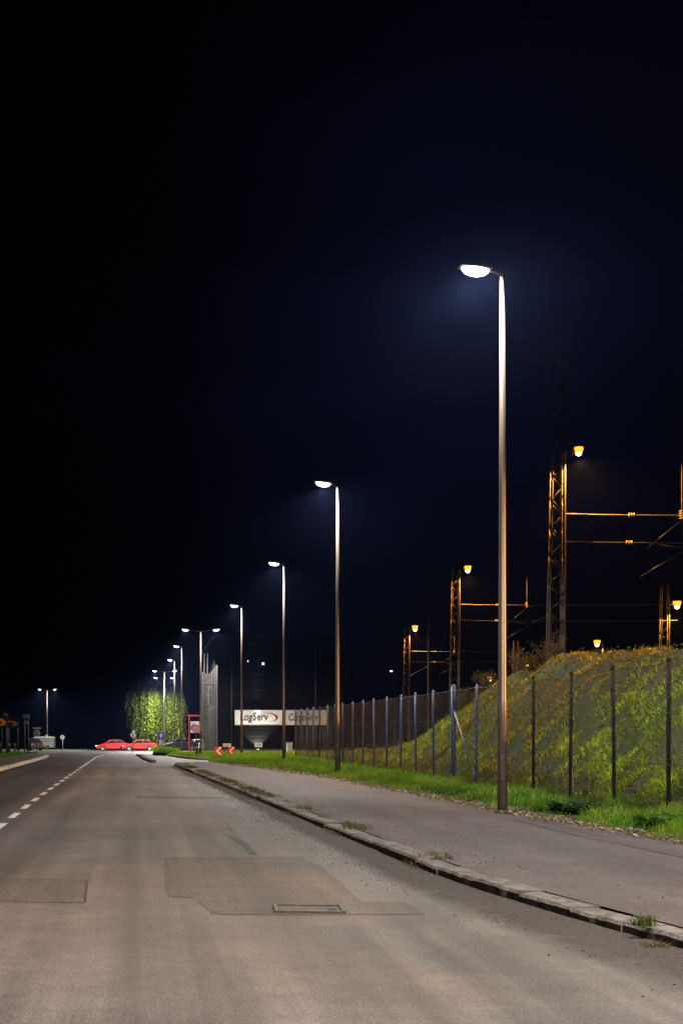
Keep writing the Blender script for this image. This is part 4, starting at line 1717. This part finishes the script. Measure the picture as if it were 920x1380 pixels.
def round_sign(label, px, py, Y, r, face='back', post='galv', plate=None, lift=0.1):
    p = at(px, py, Y)
    gz = zg(Y) + lift
    t = thing('road_sign', label, 'road sign', (p.x, Y, gz))
    z = p.z - gz
    mb = MB()
    mb.tube([(0, 0.05, -0.3), (0, 0.05, z + r * 0.7)], 0.032, 10)
    mb.build('post', M[post], t)
    mb = MB()
    mb.disc((0, 0.0, z), r, 0.012)
    mb.build('disc', M['white'] if face in ('white', 'limit') else M['signgrey'], t)
    if face == 'limit':
        mb = MB()
        mb.disc((0, -0.006, z), r, 0.005, r_in=r * 0.74)
        mb.build('ring', M['red'], t)
        mb = MB()
        mb.box((-r * 0.2, -0.003, z - r * 0.05), (r * 0.22, 0.004, r * 0.62))
        mb.box((r * 0.2, -0.003, z), (r * 0.22, 0.004, r * 0.62))
        mb.build('symbol', M['ink'], t)
    elif face == 'back':
        mb = MB()
        for dz in (-0.35, 0.35):
            mb.box((0, -0.012, z + r * dz), (r * 1.2, 0.022, 0.04))
        mb.box((0, -0.03, z), (0.06, 0.03, r * 1.3))
        mb.build('bracket', M['dark_steel'], t)
    elif face == 'redback':
        mb = MB()
        mb.disc((0, -0.006, z), r * 1.03, 0.02, r_in=r * 0.86)
        mb.build('ring', M['red'], t)
    elif face == 'white':
        mb = MB()
        mb.disc((0, -0.006, z), r, 0.005, r_in=r * 0.86)
        mb.build('ring', M['signgrey'], t)
        mb = MB()
        mb.box((0, -0.004, z), (r * 0.2, 0.004, r * 0.7))
        mb.build('symbol', M['signgrey'], t)
    if plate:
        w, h, dz, mat = plate
        mb = MB()
        mb.box((0, 0, z + dz), (w, 0.014, h))
        pl = mb.build('plate', M[mat], t, 0.01)
        if mat == 'blue':
            mb = MB()
            mb.prism([(-0.05, z + dz - h * 0.36), (0.05, z + dz - h * 0.36), (0.05, z + dz + h * 0.05), (0.14, z + dz + h * 0.05), (0, z + dz + h * 0.34), (-0.14, z + dz + h * 0.05), (-0.05, z + dz + h * 0.05)], 'y', -0.014, -0.009)
            mb.build('arrow', M['white'], pl)
    return t


round_sign('grey backed round road sign with a dark red rim by the red portal', 264.5, 982, 72, 0.23, 'redback', 'dark_steel', lift=0.1)
round_sign('round grey backed road sign in front of the willow and the red cars', 179.5, 990.5, 118, 0.24, 'back', 'dark_steel', (0.16, 0.12, 0.36, 'signgrey'), 0)
round_sign('white round road sign alone at the left side street', 84.5, 993.5, 118, 0.22, 'white', 'galv', None, 0)
round_sign('round grey road sign with a wide plate above it, left of the white van', 50.2, 988, 105, 0.27, 'back', 'dark_steel', (0.68, 0.12, 0.40, 'signgrey'))
round_sign('red ringed round road sign below a blue arrow plate by the willow', 217, 999.5, 90, 0.17, 'limit', 'galv', (0.42, 0.44, 0.42, 'blue'), 0.2)

# bollards
for px, Y, lab in ((265.3, 71.5, 'short dark bollard under the round sign by the red portal'), (270, 72.5, 'short dark bollard right beside the round red rimmed sign'), (235, 88, 'short dark bollard with a pale cap in front of the willow')):
    t = thing('bollard', lab, 'bollard', (ax(px, Y), Y, zg(Y) + 0.08), 0, 'dark bollards at the entrance')
    mb = MB()
    mb.lathe([(0.075, -0.1), (0.07, 0.35), (0.066, 0.62), (0.05, 0.68), (0, 0.70)], n=14)
    mb.build('shaft', M['black'], t)
    mb = MB()
    mb.lathe([(0.0695, 0.50), (0.0725, 0.505), (0.0715, 0.56), (0.0685, 0.565)], n=14)
    mb.build('band', M['signgrey'], t)

# ------------------------------------------------------------------ left side: direction boards and things on the verge


def direction_board(label, px, py, Y, w, h, lift=0.1, small=False):
    p = at(px, py, Y)
    gz = zg(Y) + lift
    t = thing('direction_board', label, 'direction board', (p.x, Y, gz), 0, 'dark boards with orange arrows')
    z = p.z - gz
    mb = MB()
    mb.box((0, 0, z), (w, 0.04, h))
    mb.build('panel', M['navy'], t, 0.01)
    mb = MB()
    k = 0.17 * w / 0.9
    if small:
        mb.prism([(-0.05 * w, z + h * 0.30), (0.25 * w, z + h * 0.30), (0.42 * w, z), (0.25 * w, z - h * 0.34), (0.05 * w, z - h * 0.34), (0.2 * w, z - 0.02), (0.12 * w, z + h * 0.10), (-0.05 * w, z + h * 0.10)], 'y', -0.028, -0.022)
    else:
        mb.prism([(-0.46 * w, z + h * 0.36), (0.10 * w, z + h * 0.30), (0.42 * w, z + h * 0.0), (0.22 * w, z - h * 0.30), (-0.10 * w, z - h * 0.34), (0.10 * w, z - h * 0.02), (-0.05 * w, z + h * 0.10), (-0.46 * w, z + h * 0.14)], 'y', -0.028, -0.022)
    mb.build('arrow', M['orange'], t)
    for s in (-0.38, 0.38):
        mb = MB()
        mb.tube([(s * w, 0.05, -0.3), (s * w, 0.05, z + h * 0.55)], 0.035, 8)
        mb.build('post', M['dark_steel'], t)
    return t


direction_board('large navy board with a bright orange arrow at the left picture edge', 1.5, 973, 72, 0.80, 0.62)
direction_board('navy board with a dimmer orange arrow right of the larger board', 18, 975, 82, 0.75, 0.5)
direction_board('small navy board with an orange arrow above the larger board', 6.5, 963.5, 73.5, 0.42, 0.30, small=True)
t = thing('signpost', 'dark double signpost with small plates behind the orange arrow boards', 'signpost', (ax(36, 92), 92, zg(92)))
for s in (-0.13, 0.13):
    mb = MB()
    mb.tube([(s, 0, -0.3), (s, 0, 2.9)], 0.04, 8)
    mb.build('post', M['dark_steel'], t)
for z, w in ((2.75, 0.5), (2.3, 0.36)):
    mb = MB()
    mb.box((0, -0.06, z), (w, 0.03, 0.22))
    mb.build('plate', M['signgrey'], t, 0.005)
for px, Y, lab in ((1.5, 76, 'pale topped marker post below the large orange arrow board'), (13, 77, 'pale topped marker post on the left verge, between two others'), (20.5, 79, 'wide topped marker post on the left verge under the dim orange arrow')):
    t = thing('marker_post', lab, 'marker post', (ax(px, Y), Y, zg(Y) + 0.1), 0, 'marker posts on the left verge')
    mb = MB()
    mb.box((0, 0, 0.30), (0.10, 0.06, 0.8))
    mb.build('shaft', M['dark_steel'], t, 0.006)
    mb = MB()
    mb.box((0, -0.036, 0.62), (0.16, 0.012, 0.16))
    mb.build('reflector', M['signgrey'], t, 0.004)

# electrical box on the far left lamp pole
t = thing('meter_box', 'grey electrical box fixed to the pole of the far left lamp', 'meter box', (-14.4, 199.86, zg(200) + 1.6))
mb = MB()
mb.box((-0.1, -0.05, 0.35), (0.55, 0.3, 0.75))
mb.build('housing', M['signgrey'], t, 0.02)
mb = MB()
mb.box((-0.1, -0.21, 0.35), (0.4, 0.02, 0.5))
mb.build('door', M['white'], t)


# ------------------------------------------------------------------ cars
def wheel(t, x, y, r=0.31):
    mb = MB()
    n = 20
    s = 1 if y > 0 else -1
    prof = [(r * 0.62, -0.09), (r * 0.94, -0.10), (r, -0.06), (r, 0.06), (r * 0.94, 0.10), (r * 0.62, 0.09)]
    vs, fs = [], []
    for rr, w in prof:
        for k in range(n):
            a = 2 * math.pi * k / n
            vs.append((x + rr * math.cos(a), y + w, r + rr * math.sin(a)))
    for i in range(len(prof) - 1):
        for k in range(n):
            k2 = (k + 1) % n
            fs.append((i * n + k, i * n + k2, (i + 1) * n + k2, (i + 1) * n + k))
    mb.add(vs, fs, True)
    wh = mb.build('wheel', M['tyre'], t)
    mb = MB()
    mb.prism([(x + r * 0.63 * math.cos(2 * math.pi * k / n), r + r * 0.63 * math.sin(2 * math.pi * k / n)) for k in range(n)], 'y', y + s * 0.05, y + s * 0.08)
    for k in range(5):
        a = 2 * math.pi * k / 5
        c = Vector((x + r * 0.32 * math.cos(a), y + s * 0.09, r + r * 0.32 * math.sin(a)))
        mb.box(c, (r * 0.55, 0.02, r * 0.14), Matrix.Rotation(-a, 3, 'Y'))
    mb.build('rim', M['rim'], wh)


def arch(cx, r, z0, n=9):
    return [(cx + r * math.cos(math.pi * k / n), z0 + r * math.sin(math.pi * k / n)) for k in range(n + 1)]


def make_car(label, paint, loc, rz, van=False, lights=False, group=None):
    """length along local x, nose at +x"""
    t = thing('van' if van else 'car', label, 'van' if van else 'car', loc, rz, group)
    Wd = 0.88
    # body side outline with wheel arches
    low = [(-2.1, 0.32)]
    low += list(reversed(arch(-1.3, 0.36, 0.30)))
    low += list(reversed(arch(1.32, 0.36, 0.30)))
    low += [(2.12, 0.32)]
    if van:
        top = [(2.2, 0.62), (2.1, 0.86), (1.55, 1.05), (0.95, 1.72), (0.7, 1.86), (-2.05, 1.88), (-2.16, 1.7), (-2.18, 0.5)]
        glass = [[(1.40, 1.10), (0.93, 1.66), (0.50, 1.70), (0.45, 1.12)]]
    else:
        top = [(2.17, 0.55), (2.08, 0.72), (1.15, 0.93), (-1.75, 0.97), (-2.12, 0.88), (-2.17, 0.55)]
        glass = None
    prof = low + top
    mb = MB()
    n = len(prof)
    rows = []
    for yv, sx, zt in ((-Wd, 0.985, -0.0), (-Wd * 0.86, 1.0, 0.035), (Wd * 0.86, 1.0, 0.035), (Wd, 0.985, -0.0)):
        rows.append([(x * sx, yv * (0.93 if (z > 1.3) else 1.0), z + (zt if z > 0.8 else 0)) for x, z in prof])
    vs = [p for r in rows for p in [(a, b, c) for a, b, c in r]]
    fs = [tuple(range(n)), tuple(reversed(range(3 * n, 4 * n)))]
    for k in range(3):
        fs += [(k * n + i, k * n + (i + 1) % n, (k + 1) * n + (i + 1) % n, (k + 1) * n + i) for i in range(n)]
    mb.add(vs, fs)
    body = mb.build('body', M[paint], t, 0.03)
    if not van:
        # greenhouse: roof, glass band
        base = [(1.15, 0.92), (-1.72, 0.95)]
        roof = [(0.25, 1.42), (-1.05, 1.42)]

        def cab(inset, zlo, f0, f1, w0, w1):
            b0, b1 = base
            r0, r1 = roof
            def L(a, b, u):
                return (a[0] + (b[0] - a[0]) * u, a[1] + (b[1] - a[1]) * u)
            q = [L(b0, r0, f0), L(b0, r0, f1), L(b1, r1, f1), L(b1, r1, f0)]
            v = []
            for s in (-1, 1):
                for i, (x, z) in enumerate(q):
                    f = f0 if i in (0, 3) else f1
                    v.append((x, s * (w0 + (w1 - w0) * f), z))
            return v
        mb = MB()
        mb.add(cab(0, 0, 0.0, 0.93, 0.80, 0.62), [(0, 1, 2, 3), (7, 6, 5, 4), (0, 4, 5, 1), (2, 6, 7, 3), (1, 5, 6, 2), (0, 3, 7, 4)])
        mb.build('window_glass', M['glass'], t, 0.02)
        mb = MB()
        v = cab(0, 0, 0.93, 1.06, 0.80, 0.615)
        mb.add(v, [(0, 1, 2, 3), (7, 6, 5, 4), (0, 4, 5, 1), (2, 6, 7, 3), (1, 5, 6, 2), (0, 3, 7, 4)])
        mb.build('roof', M[paint], t, 0.025)
        mb = MB()
        for s in (-1, 1):
            for (xa, za), (xb, zb) in (((1.13, 0.94), (0.27, 1.41)), ((-0.42, 0.95), (-0.42, 1.42)), ((-1.70, 0.96), (-1.06, 1.41))):
                mb.tube([(xa, s * 0.80, za), (xb, s * 0.625, zb)], 0.035, 6)
        mb.build('pillar', M[paint], t)
    else:
        for s in (-1, 1):
            mb = MB()
            mb.prism(glass[0], 'y', s * (Wd * 0.95), s * (Wd * 0.95 + 0.012))
            mb.build('window_glass', M['glass'], t)
        mb = MB()
        a, b = (1.53, 1.09), (1.0, 1.68)
        mb.add([(a[0] + .03, -0.72, a[1]), (a[0] + .03, 0.72, a[1]), (b[0] + .03, 0.66, b[1]), (b[0] + .03, -0.66, b[1])], [(0, 1, 2, 3)])
        mb.build('windscreen', M['glass'], t)
        mb = MB()
        for s in (-1, 1):
            mb.box((-0.9, s * (Wd + 0.004), 1.30), (2.0, 0.012, 0.03))
        mb.build('side_rail', M['galv'], t)
    for x in (-1.3, 1.32):
        for y in (-0.78, 0.78):
            wheel(t, x, y)
    for s in (-1, 1):
        mb = MB()
        mb.box((2.11, s * 0.64, 0.66), (0.08, 0.32, 0.13))
        mb.build('headlight', M['head_on'] if lights else M['rim'], t, 0.02)
        mb = MB()
        mb.box((-2.12, s * 0.68, 0.74), (0.10, 0.30, 0.16))
        mb.build('taillight', M['tail_on'] if lights else M['red'], t, 0.02)
        mb = MB()
        mb.box((0.78, s * 0.98, 0.99), (0.12, 0.16, 0.11))
        mb.build('mirror', M[paint], t, 0.02)
    mb = MB()
    for x in (2.13, -2.14):
        mb.box((x, 0, 0.45), (0.05, 1.5, 0.14))
    mb.build('bumper', M['black'], t, 0.02)
    return t


def car_at(label, px, Y, paint, rz, **kw):
    return make_car(label, paint, (ax(px, Y), Y, zg(Y) + kw.pop('lift', 0.004)), rz, **kw)


car_at('car with lit lamps coloured dark red for its light trail at the road end, left of the round sign', 152, 168, 'trail_red', R(184), lights=True, group='cars coloured as red light trails at the end of the road')
car_at('car with lit lamps coloured bright red for its light trail in front of the willow', 188, 167, 'trail_bright_red', R(181), lights=True, group='cars coloured as red light trails at the end of the road')
car_at('white parked car half hidden behind the round sign by the red portal', 266, 165, 'car_white', R(195), lift=0.05)
car_at('white van parked behind the far left lamp', 54.5, 194, 'car_white', R(172), van=True, lift=0.1)
car_at('dark car parked left of the white van', 40, 150, 'car_dark', R(120), lift=0.1)
car_at('dark car parked under the right side of the willow', 241, 150, 'car_dark', R(200), lift=0.1)


# ------------------------------------------------------------------ weeping willow
def willow(label, loc, Hh, rx, ns, seed):
    r = random.Random(seed)
    t = thing('willow_tree', label, 'willow tree', loc)
    mb = MB()
    mb.tube([(0, 0, -0.3), (0.05, 0, 1.2), (-0.1, 0.1, 2.6), (0.05, 0, 4.0)], [0.42, 0.32, 0.27, 0.2], 12)
    heads = []
    for k in range(15):
        a = k * 2.4 + r.uniform(-.3, .3)
        rr = rx * r.uniform(0.15, 0.95)
        z = Hh * r.uniform(0.86, 0.98) * (1 - 0.36 * (rr / rx) ** 2)
        e = Vector((math.cos(a) * rr, math.sin(a) * rr, z))
        s = Vector((0, 0, r.uniform(2.4, 4.0)))
        m = s.lerp(e, 0.5) + Vector((0, 0, 1.0))
        mb.tube([s, m, e], [0.13, 0.08, 0.035], 7)
        for q in (0.4, 0.6, 0.8, 1.0):
            p = s.lerp(m, q * 2) if q < 0.5 else m.lerp(e, q * 2 - 1)
            heads.append(p)
            heads.append(e)
    mb.build('trunk', M['bark'], t)
    V, C = [], []
    for k in range(ns):
        # one hanging bundle of shoots
        h0 = r.choice(heads)
        top = h0 + Vector((r.gauss(0, 0.42), r.gauss(0, 0.42), r.gauss(0.15, 0.3)))
        drift = Vector((top.x, top.y, 0))
        if drift.length > 0.01:
            drift.normalize()
        Lb = min(top.z - r.uniform(0.4, 3.2), Hh * r.choice((0.2, 0.35, 0.5, 0.7, 0.85)))
        if Lb < 0.7:
            continue
        tb = r.choice((0.35, 0.6, 0.9, 1.25)) * r.uniform(0.85, 1.15)
        yb = r.random()
        for m in range(r.randint(4, 11)):
            p = top + Vector((r.gauss(0, 0.20), r.gauss(0, 0.20), r.gauss(0, 0.22)))
            L = Lb * r.uniform(0.55, 1.05)
            n = int(L / 0.15)
            sw = r.uniform(-.16, .16)
            tint = tb * r.uniform(0.7, 1.25)
            yel = min(1, max(0, yb + r.uniform(-.3, .3)))
            for j in range(n):
                u = j / n
                if r.random() < 0.12:
                    continue
                c = p + drift * (0.8 * u * (1 - 0.4 * u) * min(1, L / 3)) + Vector((sw * math.sin(u * 5), sw * math.cos(u * 4), -L * u))
                w = 0.07 if u < 0.9 else 0.04
                a = r.uniform(0, 6.28)
                d = Vector((math.cos(a) * 0.9, math.sin(a) * 0.9, -0.75)) * r.uniform(0.16, 0.34)
                q = Vector((-math.sin(a), math.cos(a), r.uniform(-.5, .5))) * w
                V += [c, c + d * 0.45 + q, c + d, c + d * 0.45 - q]
                C += [((0.15 + 0.10 * yel) * tint, (0.26 + 0.04 * yel) * tint, (0.045 - 0.01 * yel) * tint)] * 4
    n = len(V) // 4
    i = np.arange(n)[:, None] * 4
    o = raw('crown', np.array([tuple(v) for v in V]), np.concatenate([i, i + 1, i + 2, i + 3], 1), 4, M['leaf'], np.array(C))
    o.parent = t


willow('large weeping willow lit bright green beside the two headed lamps', (ax(211, 177), 177, zg(177)), 10.3, 3.3, 640, 23)

# drain cover in the big road patch
a = g(372, 1222)
b = g(462, 1231)
cx, cy = (a[0] + b[0]) / 2, (a[1] + b[1]) / 2
t = thing('drain_cover', 'rectangular metal framed drain cover set in the road patch', 'drain cover', (cx, cy, 0.006), R(-4))
w, d = 0.58, 0.40
mb = MB()
for x, y, sx, sy in ((0, -d / 2, w, 0.03), (0, d / 2, w, 0.03), (-w / 2 + 0.015, 0, 0.03, d - 0.031), (w / 2 - 0.015, 0, 0.03, d - 0.031)):
    mb.box((x, y, 0.006), (sx, sy, 0.016))
mb.build('frame', M['iron'], t)
mb = MB()
mb.box((0, 0, 0.0025), (w - 0.07, d - 0.07, 0.006))
c_ = mb.build('cover', M['patch'], t)
mb = MB()
mb.box((0.19, 0.0, 0.008), (0.06, 0.12, 0.006))
mb.build('lifting_slot', M['black'], c_)

# ------------------------------------------------------------------ air
if True:  # haze volume added to spread a glow around the lamp heads
    mb = MB()
    mb.box((0, 325, 8.0), (900, 780, 36))
    hz = mb.build('haze', bpy.data.materials.new('haze'))
    m = hz.data.materials[0]
    m.use_nodes = True
    nt = m.node_tree
    nt.nodes.clear()
    out = nt.nodes.new('ShaderNodeOutputMaterial')
    pv = nt.nodes.new('ShaderNodeVolumePrincipled')
    pv.inputs['Color'].default_value = (0.27, 0.40, 1.0, 1)
    pv.inputs['Density'].default_value = 0.00011
    pv.inputs['Anisotropy'].default_value = 0.82
    nt.links.new(pv.outputs[0], out.inputs['Volume'])
    hz['kind'] = 'stuff'
    tag(hz, 'thin haze added to give a glow around the lamps', 'haze')

# ------------------------------------------------------------------ night sky
wd = bpy.data.worlds.new('World')
scene.world = wd
wd.use_nodes = True
nt = wd.node_tree
bg = nt.nodes['Background']
tc = nt.nodes.new('ShaderNodeTexCoord')
sx = nt.nodes.new('ShaderNodeSeparateXYZ')
nt.links.new(tc.outputs['Generated'], sx.inputs[0])
band = ramp(nt, sx.outputs['Z'], [(0.0, (0.15, 0.15, 0.15)), (0.10, (0.35, 0.35, 0.35)), (0.27, (1, 1, 1)), (0.36, (0.55, 0.55, 0.55)), (0.52, (0.05, 0.05, 0.05))])
az = ramp(nt, sx.outputs['X'], [(0.02, (0.05, 0.05, 0.05)), (0.20, (1, 1, 1)), (0.38, (0.35, 0.35, 0.35))])
# thin streaks of night cloud
nz = noise(nt, 1.0, 5, 0.55, tc.outputs['Generated'], mapping=(3.0, 3.0, 22.0))
cl_ = ramp(nt, nz, [(0.35, (0.35, 0.35, 0.35)), (0.65, (1, 1, 1))])
c = mixc(nt, 1.0, band, az, 'MULTIPLY')
c = mixc(nt, 1.0, c, cl_, 'MULTIPLY')
c = mixc(nt, 1.0, c, (0.0018, 0.0024, 0.0125), 'MULTIPLY')
c = mixc(nt, 1.0, c, (0.00012, 0.00012, 0.0003), 'ADD')
nt.links.new(c, bg.inputs['Color'])
bg.inputs['Strength'].default_value = 1.0

# ------------------------------------------------------------------ camera and output
cam = bpy.data.cameras.new('camera')
cam.sensor_fit = 'VERTICAL'
cam.sensor_height = 36.0
cam.lens = F / 1380 * 36.0
cam.shift_x = (460 - VX) / 1380
cam.shift_y = (VY - 690) / 1380
cam.clip_end = 3000
co = bpy.data.objects.new('camera', cam)
COL.objects.link(co)
co.location = (0, 0, EYE)
co.rotation_euler = (R(90), 0, 0)
scene.camera = co
scene.view_settings.view_transform = 'Standard'
scene.view_settings.look = 'None'
scene.view_settings.exposure = 0.0
scene.view_settings.gamma = 1.0
scene.render.engine = 'CYCLES'
scene.cycles.use_denoising = True
scene.cycles.denoising_input_passes = 'RGB_ALBEDO_NORMAL'
scene.cycles.denoising_prefilter = 'NONE'
scene.cycles.max_bounces = 5
scene.cycles.volume_bounces = 0
scene.cycles.sample_clamp_indirect = 1.0
scene.cycles.sample_clamp_direct = 8.0
